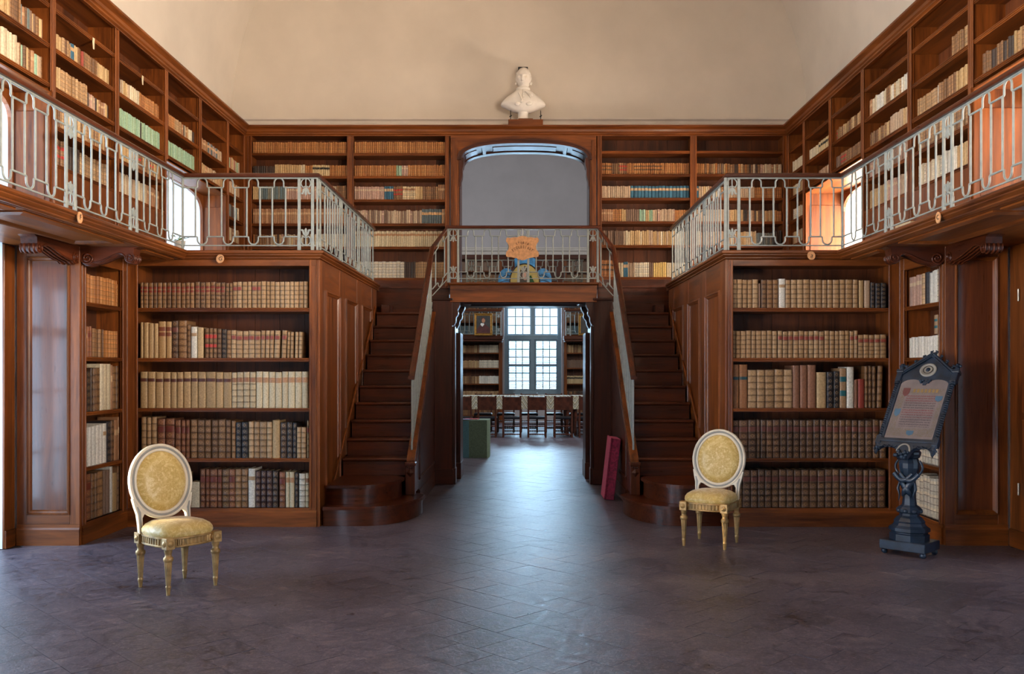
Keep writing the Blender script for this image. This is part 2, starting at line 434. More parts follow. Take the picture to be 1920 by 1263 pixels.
def link(name, me, mat=None, parent=None, loc=None):
    o = bpy.data.objects.new(name, me); COL.objects.link(o)
    if mat and me is not None and not me.materials: me.materials.append(M[mat] if isinstance(mat, str) else mat)
    if parent: o.parent = parent
    if loc is not None: o.location = loc
    return o
import bmesh
def fixn(me):
    bm = bmesh.new(); bm.from_mesh(me); bmesh.ops.recalc_face_normals(bm, faces=bm.faces); bm.to_mesh(me); bm.free(); return me
def part(name, mb, mat, parent=None, loc=None, label=None):
    o = link(name, fixn(mb.mesh(name)), mat, parent, loc)
    if label: o['label'] = label
    return o
def grain(o, mx, my):
    """grain follows the run: faces whose long edge lies along x take mx, the others my"""
    me = o.data; me.materials.clear(); me.materials.append(M[mx]); me.materials.append(M[my])
    for p in me.polygons:
        vs = [me.vertices[i].co for i in p.vertices]
        e = max(((vs[i]-vs[i-1]) for i in range(len(vs))), key=lambda q: q.length)
        p.material_index = 0 if abs(e.x) >= abs(e.y) else 1
    return o
def tag(o, label=None, cat=None, group=None, kind=None):
    if label: o['label'] = label
    if cat: o['category'] = cat
    if group: o['group'] = group
    if kind: o['kind'] = kind
    return o
def thing(name, label, cat, loc=(0, 0, 0), rz=0.0, group=None):
    o = bpy.data.objects.new(name, None); COL.objects.link(o)
    o.empty_display_size = 0.1; o.location = loc; o.rotation_euler = (0, 0, rz)
    return tag(o, label, cat, group)
def struct(name, mb, mat, parent=None, label=None):
    o = part(name, mb, mat, parent)
    if parent is None: o['kind'] = 'structure'
    if label: o['label'] = label
    return o
def root_struct(name, label=None):
    o = bpy.data.objects.new(name, None); COL.objects.link(o); o['kind'] = 'structure'
    if label: o['label'] = label
    return o
def lettering(name, txt, size, mat, parent, loc, rot, depth=0.0015, shear=0.0):
    cu = bpy.data.curves.new(name, 'FONT'); cu.body = txt; cu.size = size; cu.align_x = 'CENTER'; cu.align_y = 'CENTER'
    cu.extrude = depth; cu.shear = shear; cu.resolution_u = 2
    t = bpy.data.objects.new('tmp', cu); COL.objects.link(t)
    bpy.context.view_layer.update()
    me = bpy.data.meshes.new_from_object(t.evaluated_get(bpy.context.evaluated_depsgraph_get()))
    bpy.data.objects.remove(t); bpy.data.curves.remove(cu)
    o = link(name, me, None, parent, loc); o.rotation_euler = rot
    me.materials.clear(); me.materials.append(M[mat]); return o

# numbers as words for the labels
_U = 'zero first second third fourth fifth sixth seventh eighth ninth tenth eleventh twelfth thirteenth fourteenth fifteenth sixteenth seventeenth eighteenth nineteenth'.split()
def ordinal(n):
    if n < 20: return _U[n]
    t, u = divmod(n, 10); tw = {2: 'twent', 3: 'thirt', 4: 'fort'}[t]
    return tw + 'ieth' if u == 0 else tw + 'y-' + _U[u]

# ---------------------------------------------------------------- the room shell
XL, XR = -3.775, 3.60            # fronts of the bookcases on the side walls
D0, DB, DP, DW = 8.645, 12.30, 11.80, 12.88
GZ = 2.63                        # gallery floor
YPIER = 7.727
GXL, GXR = -3.229, 3.036         # gallery edges
XS = 1.945                       # stair side walls
OPN_HI = [(9.62, 11.59), (5.35, 7.28), (1.1, 3.03), (-3.15, -1.22)]
OPN_LO = [(5.35, 7.57), (1.1, 3.03), (-3.15, -1.22)]

def build_floor():
    root = root_struct('floor')
    b = MB().box(-4.95, 4.9, -4.2, 26.0, -0.06, -0.0035)
    part('grout_bed', b, 'grout', root)
    T = 0.28; g = 0.0012
    tm = MB().box(-T/2+g, T/2-g, -T/2+g, T/2-g, -0.02, 0.0, 0.0).mesh('floor_tile')
    tm.materials.append(M['tile'])
    cells = []
    q = T; e1 = Vector((cos(pi/4), sin(pi/4))); e2 = Vector((-sin(pi/4), cos(pi/4)))
    for i in range(-20, 125):
        for j in range(-70, 110):
            p = e1*(i*q) + e2*(j*q + (0.5*q if i % 2 else 0)) + Vector((0.05, 2.0))
            if -4.4 < p.x < 4.3 and 2.7 < p.y < 25.6:
                if p.y > 11.95 and abs(p.x) > 0.98 and p.y < 12.95: continue
                if p.y > 8.85 and p.y < 13 and abs(p.x) > 1.75: continue
                if abs(p.x) > 0.62*p.y + 0.3: continue
                if p.y > 13 and abs(p.x) > 0.085*p.y + 0.4: continue
                cells.append(p)
    cells.sort(key=lambda p: p.y)
    rnd = random.Random(3)
    def xf(p):
        return (Vector((p.x, p.y, rnd.uniform(-0.0005, 0.0003))), Euler((rnd.gauss(0, 0.0018), rnd.gauss(0, 0.0018), pi/4), 'XYZ'))
    for p in cells[:300]:
        o = bpy.data.objects.new('tile', tm); COL.objects.link(o); o.parent = root
        o.location, o.rotation_euler = xf(p)
    rest = MB()
    for p in cells[300:]:
        st = len(rest.v); rest.box(-T/2+g, T/2-g, -T/2+g, T/2-g, -0.02, 0.0, 0.0)
        l, r = xf(p); rest.xf(Matrix.Translation(l) @ r.to_matrix().to_4x4(), st)
    o = part('distant_tiles', rest, 'tile', root); o['kind'] = 'stuff'
build_floor()

def wall_side(sg):
    xi, xo = sg*4.06, sg*4.85; xl = -4.345 if sg < 0 else 4.175
    b = MB()
    def seg(y0, y1, z0, z1): b.box(xi, xo, y0, y1, z0, z1)
    # gallery storey
    ys = sorted(OPN_HI); prev = -4.2
    for y0, y1 in ys:
        seg(prev, y0, GZ-0.07, 3.83); prev = y1
    seg(prev, DW, GZ-0.07, 3.83)
    b.box(sg*4.0, xo, -4.2, DW, GZ-0.07, GZ-0.002)
    seg(-4.2, DW, 3.83, 5.4)
    # lower storey
    prev = -4.2
    for y0, y1 in sorted(OPN_LO):
        b.box(xl if y0 > 4 else xi, xo, prev, y0, 0, GZ-0.07); prev = y1
    b.box(xl, xo, prev, 7.78, 0, GZ-0.07)
    seg(7.78, DW, 0, GZ-0.07)
    return struct('wall_left' if sg < 0 else 'wall_right', b, 'plaster_white')
wall_side(-1); wall_side(1)

# wall behind the camera
struct('wall_front', MB().box(-4.9, 4.9, -4.4, -4.2, 0, 9.2), 'plaster')
# end wall between the two rooms: below and beside the opening, with an arched head
def end_wall():
    b = MB(); x0, x1 = -1.01, 1.03; cx = (x0+x1)/2; hw = (x1-x0)/2
    y0, y1 = 12.62, DW
    b.box(-4.9, x0, y0, y1, 0, 9.3); b.box(x1, 4.9, y0, y1, 0, 9.3)
    arc = [(cx + hw*cos(t), 4.335 + 0.31*sin(t)) for t in [pi*i/24 for i in range(25)]]
    pts = [(x1, 9.3)] + arc[0:] + [(x0, 9.3)]
    b.ext(pts, 'xz', y0, y1)
    return struct('wall_back', b, 'plaster')
end_wall()
# barrel vault over the near room
def vault():
    b = MB(); cx, R, zs = -0.05, 4.0, 5.0; n = 48
    pts_i = [(cx - R*cos(pi*i/n), zs + R*sin(pi*i/n)) for i in range(n+1)]
    pts_o = [(cx - (R+0.2)*cos(pi*i/n), zs + (R+0.2)*sin(pi*i/n)) for i in range(n+1)]
    v = []
    for y in (-4.3, 12.66):
        v += [(x, y, z) for x, z in pts_i] + [(x, y, z) for x, z in pts_o]
    m = n+1; f = []
    for i in range(n):
        f.append((i, i+1, 2*m+i+1, 2*m+i)); f.append((m+i, 3*m+i, 3*m+i+1, m+i+1))
    b.add(v, f, True)
    o = struct('ceiling', b, 'plaster')
    return o
vault()
# plaster string course over the bookcases at the end wall and along the side walls
pr = [(0, 4.78), (0.05, 4.80), (0.05, 4.845), (0.075, 4.86), (0.075, 4.90), (0.055, 4.915), (0.055, 4.935), (0.085, 4.955), (0.085, 4.975), (0, 4.985)]
struct('trim_1', MB().sweep(pr, [(-4.06, 12.62), (3.96, 12.62)]), 'trim_plaster', label='grey plaster string course above the end bookcases')
# near embrasure floors and sills
for sg in (-1, 1):
    for k, (y0, y1) in enumerate(OPN_HI[:2]):
        pass
# ---------------------------------------------------------------- windows of the long walls
WIN_N = [0]
def side_window(sg, y0, y1, z0, z1, nx, nz, mat='winwhite'):
    WIN_N[0] += 1
    root = root_struct('window_%d' % WIN_N[0])
    X = sg*4.74; t = 0.05
    b = MB()
    b.box(X-0.03, X+0.03, y0, y0+0.09, z0, z1); b.box(X-0.03, X+0.03, y1-0.09, y1, z0, z1)
    b.box(X-0.03, X+0.03, y0+0.09, y1-0.09, z0, z0+0.10); b.box(X-0.03, X+0.03, y0+0.09, y1-0.09, z1-0.10, z1)
    ym = (y0+y1)/2; b.box(X-0.035, X+0.035, ym-0.06, ym+0.06, z0+0.1, z1-0.1)
    part('window_frame', b, mat, root)
    for s0, s1 in ((y0+0.09, ym-0.06), (ym+0.06, y1-0.09)):
        for i in range(1, nx):
            y = s0 + (s1-s0)*i/nx; part('glazing_bar', MB().box(X-0.015, X+0.015, y-0.014, y+0.014, z0+0.1, z1-0.1), mat, root)
        for j in range(1, nz):
            z = z0+0.1 + (z1-z0-0.2)*j/nz; w = 0.05 if j == nz-1 and nz > 3 else 0.014
            part('glazing_bar', MB().box(X-0.016, X+0.016, s0, s1, z-w, z+w), mat, root)
        for i in range(nx):
            for j in range(nz):
                a0 = s0+(s1-s0)*i/nx; a1 = s0+(s1-s0)*(i+1)/nx; c0 = z0+.1+(z1-z0-.2)*j/nz; c1 = z0+.1+(z1-z0-.2)*(j+1)/nz
                part('pane', MB().box(X-0.002, X+0.002, a0, a1, c0, c1), 'pane', root)
for sg in (-1, 1):
    for (y0, y1) in OPN_LO: side_window(sg, y0, y1, 0.0, GZ-0.07, 2, 4)
    for (y0, y1) in OPN_HI: side_window(sg, y0, y1, GZ-0.002, 3.83, 3, 2)

# ---------------------------------------------------------------- joinery builders (local: front faces -y)
def shelf_mb(x0, x1, depth, z, th=0.034):
    """board with a reeded front edge; top at z"""
    p = [(depth, z), (0.004, z), (0.0, z-0.004), (0.0, z-0.010), (0.006, z-0.013), (0.001, z-0.018), (0.001, z-0.024), (0.008, z-0.028), (0.008, z-th), (depth, z-th)]
    return MB().ext(p, 'yz', x0, x1)
def panel_door(parent, x0, x1, z0, z1, yf, stile=0.09, rec=0.022, names=('stile', 'panel', 'panel_moulding'), axis='z', pre='wood_', rail_bot=None):
    rb = rail_bot or stile
    part(names[0], MB().box(x0, x0+stile, yf, yf+0.03, z0, z1, 0.002), pre+'z', parent)
    part(names[0], MB().box(x1-stile, x1, yf, yf+0.03, z0, z1, 0.002), pre+'z', parent)
    part('rail', MB().box(x0+stile, x1-stile, yf, yf+0.03, z0, z0+rb, 0.002), pre+'x', parent)
    part('rail', MB().box(x0+stile, x1-stile, yf, yf+0.03, z1-stile, z1, 0.002), pre+'x', parent)
    part(names[1], MB().box(x0+stile, x1-stile, yf+rec, yf+0.034, z0+rb, z1-stile), 'polish_z', parent)
    mo = MB().ring(x0+stile, x1-stile, z0+rb, z1-stile, [(-0.004, yf-0.001), (0.0, yf-0.012), (0.010, yf-0.014), (0.016, yf-0.004), (0.026, yf+0.004), (0.032, yf+0.014), (0.036, yf+rec)])
    part(names[2], mo, pre+'z', parent)
def planks(parent, x0, x1, y, z0, z1, seed=1, wmin=0.17, wmax=0.30):
    r = random.Random(seed); x = x0
    while x < x1-0.02:
        w = r.uniform(wmin, wmax); e = min(x1, x+w)
        if x1-e < 0.08: e = x1
        part('back_plank', MB().box(x+0.0015, e-0.0015, y+r.uniform(0, 0.004), y+0.02, z0, z1), 'plank', parent); x = e
def bookcase(name, label, loc, rz, bays, zb, zt, depth, shelves, post=0.085, base=True, ends=(0.085, 0.085), seed=1, cat='bookcase', group=None, plinth=0.16, top_board=True, edge=0.035):
    """bays: x positions of post centres; shelves: per bay list of shelf-top heights"""
    t = thing(name, label, cat, loc, rz, group)
    n = len(bays)-1
    for k, x in enumerate(bays):
        w = ends[0] if k == 0 else ends[1] if k == n else post
        xa = x if k == 0 else x-w if k == n else x-w/2
        if w <= 0: continue
        m = MB().box(xa, xa+w, 0.0, 0.03, zb, zt, 0.004)
        part('post', m, 'wood_z', t)
        m = MB()
        for e in (xa, xa+w):
            m.box(max(e-0.011, bays[0]), min(e+0.011, bays[-1]), -0.008, 0.004, zb, zt, 0.004)
        part('post_bead', m, 'wood_z', t)
        xc = xa+w/2; part('upright', MB().box(xc-min(w/2, 0.02), xc+min(w/2, 0.02), 0.028, depth, zb, zt), 'wood_z', t)
    for k in range(n):
        wl = ends[0] if k == 0 else post/2; wr = ends[1] if k == n-1 else post/2
        xa, xb = bays[k]+wl, bays[k+1]-wr
        for z in shelves[k]:
            part('shelf', shelf_mb(xa, xb, depth, z), 'wood_x', t)
        planks(t, bays[k], bays[k+1], depth-0.012, zb, zt, seed*31+k)
    return t

# ---------------------------------------------------------------- lower bookcases flanking the stairs
SHL = [2.085, 1.607, 1.129, 0.650, 0.178]
def lower_case(sg):
    x0, x1 = (XL, -XS-0.019) if sg < 0 else (XS+0.019, XR)
    w = x1-x0
    e = (0.095, 0.060) if sg < 0 else (0.030, 0.10)
    nm = 'left' if sg < 0 else 'right'
    t = bookcase('bookcase', 'tall mahogany bookcase of five shelves %s the stairs, behind the gilt chair' % ('left of' if sg < 0 else 'right of'),
                 (x0, D0, 0), 0, [0, w], 0.16, 2.546, 0.44, [SHL], ends=e, seed=3 if sg < 0 else 5)
    pl = [(0, 0.0), (0.014, 0.0), (0.014, 0.135), (0.004, 0.15), (0.004, 0.178), (-0.03, 0.178), (-0.03, 0)]
    part('plinth', MB().sweep(pl, [(0, 0), (w, 0)]), 'wood_x', t)
    part('frieze', MB().box(0, w, -0.004, 0.03, 2.485, 2.545, 0.003), 'wood_x', t)
    part('case_top', MB().box(0, w, 0.03, 0.46, 2.50, 2.54), 'wood_x', t)
lower_case(-1); lower_case(1)

YS = YPIER+0.037
SIDE_SH = [2.085, 1.607, 1.129, 0.650, 0.178]
def lower_side(sg):
    L = D0-YS
    loc, rz = ((XL, YS, 0), pi/2) if sg < 0 else ((XR, D0, 0), -pi/2)
    e = (0.06, 0.085) if sg < 0 else (0.085, 0.06)
    t = bookcase('side_bookcase', 'narrow mahogany bookcase under the gallery on the %s' % ('left wall beside the panelled pier' if sg < 0 else 'right wall behind the lectern'),
                 loc, rz, [0, L], 0.16, 2.545, 0.27, [SIDE_SH], ends=e, seed=9 if sg < 0 else 11)
    pl = [(0, 0.0), (0.014, 0.0), (0.014, 0.135), (0.004, 0.15), (0.004, 0.178), (-0.03, 0.178), (-0.03, 0)]
    part('plinth', MB().sweep(pl, [(0, 0), (L, 0)]), 'wood_x', t)
    part('frieze', MB().box(0, L, -0.004, 0.03, 2.43, 2.545, 0.003), 'wood_x', t)
lower_side(-1); lower_side(1)

def pier(sg):
    w = 0.535
    x0 = XL - w if sg < 0 else XR
    t = thing('panelled_pier', 'tall glossy mahogany panel facing the room at the %s' % ('far left, reflecting the window' if sg < 0 else 'far right, behind the lectern'), 'panelling', (x0, YPIER, 0))
    panel_door(t, 0, w, 0.178, 2.545, -0.002, 0.085, 0.02)
    pl = [(0, 0.0), (0.014, 0.0), (0.014, 0.135), (0.004, 0.15), (0.004, 0.178), (-0.03, 0.178), (-0.03, 0)]
    part('plinth', MB().sweep(pl, [(0, 0), (w, 0)]), 'wood_x', t)
    # window jamb lining that turns toward the camera
    j = thing('jamb_lining', 'plain mahogany lining at the %s window jamb' % ('left' if sg < 0 else 'right, with small brass hinges'), 'panelling', (-4.325 if sg < 0 else 4.15, YPIER, 0))
    L = 0.16 if sg < 0 else 0.8
    part('lining_board', MB().box(0, sg*0.02, -L, -0.005, 0.0, 2.545, 0.003), 'wood_z', j)
    part('plinth', MB().box(-sg*0.014, 0, -L, -0.016, 0.0, 0.15, 0.003), 'wood_y', j)
    if sg > 0:
        for z0, z1 in ((0.26, 1.08), (1.14, 1.62), (1.68, 2.38)):
            part('panel', MB().box(-0.008, 0.0, -0.74, -0.20, z0, z1, 0.006), 'wood_z', j)
        for z in (0.50, 2.12):
            part('hinge', MB().tube([(-0.012, -0.16, z-0.05), (-0.012, -0.16, z+0.05)], 0.008, 8), 'brass', j)
pier(-1); pier(1)

# ---------------------------------------------------------------- gallery decks
DECK = [(0.0, 2.63), (0.045, 2.63), (0.058, 2.620), (0.058, 2.604), (0.048, 2.596), (0.040, 2.594), (0.040, 2.584), (0.026, 2.572), (0.018, 2.566), (0.018, 2.556), (0.008, 2.552), (0.0, 2.547)]
GB = 2.547
def gallery(sg):
    t = thing('gallery_deck', 'mahogany gallery walkway with moulded edge along the %s wall' % ('left' if sg < 0 else 'right'), 'gallery', (sg*3.5, D0, 2.5))
    off = Vector((-sg*3.5, -D0, -2.5))
    gx = GXL if sg < 0 else GXR
    xs = sg*XS
    def P(nm, mb, mat, **k):
        mb.xf(Matrix.Translation(off)); return part(nm, mb, mat, t, **k)
    path = [(gx, -4.15), (gx, D0), (xs, D0), (xs, 12.0)]
    if sg > 0: path = path[::-1]
    # path travels so that the room lies on its right-hand side for sg<0
    b = MB().sweep([(o-0.0, z) for o, z in DECK] + [(-0.02, 2.549), (-0.05, 2.56), (-0.05, 2.63)], path)
    grain(P('edge_moulding', b, 'wood_y'), 'wood_x', 'wood_y')
    xw = sg*4.0
    P('deck_boards', MB().box(xw, gx, -4.15, D0+0.02, 2.56, 2.629), 'wood_y')
    P('deck_boards', MB().box(xw, xs, D0+0.02, 12.28, 2.56, 2.629), 'wood_y')
    P('soffit', MB().box(sg*4.3, gx+sg*0.03, -4.15, D0-0.01, 2.547, 2.57), 'wood_y')
    # raised frames on the underside
    xc0, xc1 = (-3.70 if sg < 0 else 3.51), gx + sg*0.09
    for y0, y1 in ((7.95, 8.52), (6.0, 7.45), (4.3, 5.85)):
        a, c = min(xc0, xc1), max(xc0, xc1)
        m = MB().ring(a, c, y0, y1, [(-0.03, 2.547), (-0.03, 2.535), (0.0, 2.528), (0.015, 2.524), (0.03, 2.530), (0.045, 2.542), (0.05, 2.547)])
        m.v = [(x, z, y) for x, y, z in m.v]
        P('soffit_frame', m, 'wood_y')
gallery(-1); gallery(1)

# stair side panelling: the tall framed side of each lower bookcase
def stair_side(sg):
    L = 12.0 - D0
    loc, rz = ((-XS, D0, 0), pi/2) if sg < 0 else ((XS, 12.0, 0), -pi/2)
    t = thing('stair_panelling', 'panelled mahogany side wall climbing beside the %s staircase' % ('left' if sg < 0 else 'right'), 'panelling', loc, rz)
    fl = (lambda a: a) if sg < 0 else (lambda a: L-a)
    def B(nm, a0, a1, z0, z1, y0, y1, mat, c=0.002):
        x0, x1 = sorted((fl(a0), fl(a1))); part(nm, MB().box(x0, x1, y0, y1, z0, z1, c), mat, t)
    part('backing', MB().box(0, L, 0.006, 0.016, 0.0, 2.545), 'wood_z', t)
    zt = 2.546
    st = [(0.0, 0.24), (0.93, 1.25), (1.93, 2.25), (2.96, L)]
    for a0, a1 in st: B('stile', a0, a1, 0.0, zt, -0.012, 0.010, 'wood_z')
    B('rail', 0.24, L, 2.27, zt, -0.010, 0.015, 'wood_x')
    for (a0, a1), zb in (((0.24, 0.93), 0.62), ((1.25, 1.93), 1.12), ((2.25, 2.96), 1.72)):
        x0, x1 = sorted((fl(a0), fl(a1)))
        part('panel', MB().box(x0+0.01, x1-0.01, 0.004, 0.014, zb-0.5, 2.26), 'wood_z', t)
        part('panel_moulding', MB().ring(x0, x1, zb-0.55, 2.27, [(-0.004, -0.011), (0.0, -0.028), (0.012, -0.030), (0.02, -0.018), (0.034, -0.008), (0.04, 0.005)]), 'wood_z', t)
    # sloping string moulding that follows the steps
    def zs(a): return 0.62 + (a-0.95)*0.754
    a0, a1 = 0.24, 3.2
    p0 = (fl(a0), -0.022, zs(a0)); p1 = (fl(a1), -0.022, zs(a1))
    part('string_moulding', MB().tube([p0, p1], 0.013, 6), 'wood_x', t)
    # string board below it
    pts = [(fl(0.03), 0.0), (fl(0.03), zs(0.24)-0.02), (fl(0.24), zs(0.24)), (fl(a1), zs(a1)), (fl(a1), 0.0)]
    part('string_board', MB().ext(pts, 'xz', -0.014, 0.0), 'wood_x', t)
stair_side(-1); stair_side(1)

# ---------------------------------------------------------------- scroll brackets under the gallery
def bracket(label, loc, rz, L, H, th=0.13):
    t = thing('scroll_bracket', label, 'bracket', loc, rz)
    R0 = H*0.36; k = L/0.47
    big = (R0*1.15, -H+R0); sml = (L-H*0.30, -H*0.60)
    pts = [(0.0, 0.0), (0.0, big[1])]
    def arc(c, r, a0, a1, n, sx=1.0):
        for i in range(n+1):
            a = radians(a0 + (a1-a0)*i/n); pts.append((c[0] + r*cos(a)*sx, c[1] + r*sin(a)))
    arc(big, R0, 180, 320, 12, 1.15)
    x0, z0 = pts[-1]; x1, z1 = sml[0]-H*0.22, -H*0.52
    for i in range(1, 10):
        u = i/10; sm = u*u*(3-2*u); pts.append((x0+(x1-x0)*u, z0+(-H*0.30-z0)*sm*1.0 + (z1+H*0.30)*max(0, (u-0.75)*4)**2))
    arc(sml, H*0.26, 165, 400, 12)
    pts.append((L-0.01, -H*0.10)); pts.append((L+0.03, 0.0))
    part('console', MB().ext(pts, 'xz', -th/2, th/2), 'stair_x', t)
    for s in (-1, 1):
        for c, r, n, st, rad in ((big, R0*0.92, 30, 1, 0.009), (sml, H*0.20, 18, -1, 0.006)):
            sp = []
            for i in range(n):
                a = st*0.4*i; q = r*(1 - i/(n*1.15)); sp.append((c[0]+q*cos(a+4.0), s*(th/2+0.003), c[1]+q*sin(a+4.0)))
            part('volute', MB().tube(sp, rad, 6), 'stair_x', t)
        part('edge_bead', MB().tube([(x, s*(th/2), z) for x, z in pts[10:-2]], 0.007, 5), 'stair_x', t)
    edge = pts[2:-2]
    for o in (-th*0.28, 0, th*0.28):
        part('rib', MB().tube([(x, o, z-0.002) for x, z in edge], 0.010, 6), 'stair_x', t)
for sg in (-1, 1):
    xw = XL if sg < 0 else XR
    nm = 'left' if sg < 0 else 'right'
    bracket('carved scroll bracket under the %s gallery, reaching out into the room' % nm, (xw, YPIER+0.07, 2.546), 0 if sg < 0 else pi, 0.47, 0.155)
    bracket('carved scroll bracket under the %s gallery, reaching along the window bay' % nm, (xw - sg*-0.066, YPIER-0.008, 2.546), -pi/2, 0.68, 0.155)
# ---------------------------------------------------------------- upper bookcases along the side walls
UB = [5.30, 6.28, 7.28, 8.43, 9.60, 10.61, 11.60, 12.30]
UP_L = dict(A=4.42, B=4.10, C=3.785, D=3.475, E=3.165)
UP_R = dict(A=4.45, B=4.13, C=3.81, D=3.49, E=3.165)
UPD = 0.27
def upper_side(sg):
    Z = UP_L if sg < 0 else UP_R
    xw = XL if sg < 0 else XR
    side = 'left' if sg < 0 else 'right'
    zt = 4.70
    def unit(i0, i1, zb, keys, lab):
        y0, y1 = UB[i0], UB[i1]; L = y1-y0
        loc, rz = ((xw, y0, zb), pi/2) if sg < 0 else ((xw, y1, zb), -pi/2)
        bays = [b-y0 for b in UB[i0:i1+1]]
        if sg > 0: bays = [L-b for b in bays[::-1]]
        e0, e1 = (0.03, 0.03)
        t = bookcase('upper_bookcase', lab, loc, rz, bays, 0, zt-zb, UPD, [[Z[k]-zb for k in keys]]*(len(bays)-1), post=0.06, ends=(e0, e1), seed=i0*7+(1 if sg < 0 else 50))
        part('top_board', MB().box(0, L, 0.02, UPD, zt-zb-0.03, zt-zb), 'wood_x', t)
        if 'E' in keys:
            for k in range(len(bays)-1):
                part('base_panel', MB().box(bays[k]+0.03, bays[k+1]-0.03, 0.006, 0.03, 0.0, Z['E']-zb-0.034), 'wood_z', t)
        return t
    unit(2, 4, GZ, 'ABCDE', 'upper mahogany bookcase between two window bays of the %s gallery' % side)
    unit(6, 7, GZ, 'ABCDE', 'narrow upper bookcase in the far %s corner of the gallery' % side)
    unit(4, 6, Z['C']-0.06, 'ABC', 'upper bookcase bridging the far window of the %s gallery' % side)
    unit(0, 2, Z['C']-0.06, 'ABC', 'upper bookcase bridging the near window of the %s gallery' % side)
    # wooden lining of the two gallery windows
    for (y0, y1), wh in ((OPN_HI[0], 'far'), (OPN_HI[1], 'near')):
        t = thing('window_lining', 'arched mahogany lining of the %s window on the %s gallery' % (wh, side), 'panelling', (sg*3.9, (y0+y1)/2, GZ))
        ox, oy = sg*3.9, (y0+y1)/2
        yj = y1 - 0.0 if True else y1
        zt2 = Z['C']-0.06-GZ
        a, c = sorted((xw-ox + sg*0.01, sg*4.10-ox))
        # jamb boards at both ends with a raised panel
        for yy, dy in ((y1-oy, 0.07), (y0-oy, -0.07)):
            part('jamb_board', MB().box(a, c, *((yy-0.03, yy-0.003) if dy > 0 else (yy-0.012, yy+0.018)), 0, zt2-0.013), 'wood_z', t)
            s = -0.03 if dy > 0 else -0.035+0.0
            if dy > 0:
                part('jamb_panel', MB().box(a+0.05, c-0.04, yy-0.042, yy-0.028, 0.08, zt2-0.16, 0.012), 'wood_z', t)
        hb = [(y0-oy, 0), (y0-oy+0.05, 0), (y0-oy+0.05, 0.78)]
        ym = 0.0; hw = (y1-y0)/2-0.05
        for i in range(21):
            an = pi - pi*i/20
            hb.append((hw*math.copysign(abs(cos(an))**0.55, cos(an)), 0.78 + 0.30*abs(sin(an))**0.6))
        hb += [(y1-oy-0.05, 0.78), (y1-oy-0.05, 0), (y1-oy, 0), (y1-oy, zt2), (y0-oy, zt2)]
        part('arch_board', MB().ext(hb, 'yz', sg*4.07-ox, sg*4.105-ox), 'wood_z', t)
        part('soffit_board', MB().box(a, c, y0-oy, y1-oy, zt2-0.012, zt2), 'wood_y', t)
upper_side(-1); upper_side(1)

# crowning cornice, one run round three sides
CORN = [(-0.02, 4.66), (0.012, 4.66), (0.012, 4.672), (0.03, 4.684), (0.03, 4.70), (0.045, 4.712), (0.05, 4.74), (0.085, 4.765), (0.092, 4.772), (0.092, 4.792), (0.03, 4.80), (-0.02, 4.80)]
b = MB().sweep(CORN, [(XL, -4.1), (XL, DB), (XR, DB), (XR, -4.1)])
o = grain(part('trim_2', b, 'wood_x'), 'wood_x', 'wood_y'); o['kind'] = 'structure'; o['label'] = 'moulded mahogany cornice crowning the upper bookcases'
b = MB().box(-4.06, XL+0.03, -4.1, 12.6, 4.70, 4.79).box(XR-0.03, 4.06, -4.1, 12.6, 4.70, 4.79).box(XL, XR, DB-0.02, 12.62, 4.70, 4.79)
o = part('trim_3', b, 'wood_y'); o['kind'] = 'structure'

# upper bookcases on the end wall
BLZ = [4.434, 4.123, 3.805, 3.479, 3.164, 2.740]
BRZ = [4.463, 4.150, 3.826, 3.507, 3.186, 2.752]
BLB = [-3.735, -2.337, -0.992]; BRB = [1.012, 2.315, 3.590]
for bb, zz, nm in ((BLB, BLZ, 'left of'), (BRB, BRZ, 'right of')):
    x0 = bb[0]; z0 = 2.24
    t = bookcase('end_bookcase', 'two-bay upper bookcase on the end wall %s the arch' % nm, (x0, DB, z0), 0, [x-x0 for x in bb], 2.62-z0, 4.68-z0, 0.29,
                 [[z-z0 for z in zz]]*2, post=0.07, ends=(0.05, 0.05), seed=77 if x0 < 0 else 91)
    w = bb[2]-bb[0]
    part('top_board', MB().box(0, w, 0.0, 0.30, 4.672-z0, 4.698-z0), 'wood_x', t)
    part('corner_strip', MB().box(-0.036, -0.001, 0.003, 0.03, 0.4, 4.698-z0) if x0 < 0 else MB().box(w+0.001, w+0.007, 0.003, 0.03, 0.4, 4.698-z0), 'wood_z', t)
    part('base_panel', MB().box(0, w, 0.002, 0.03, 0.0, zz[-1]-z0-0.036), 'stair_x', t)
    part('base_moulding', MB().box(0, w, -0.012, 0.004, zz[-1]-z0-0.15, zz[-1]-z0-0.125, 0.004), 'stair_x', t)

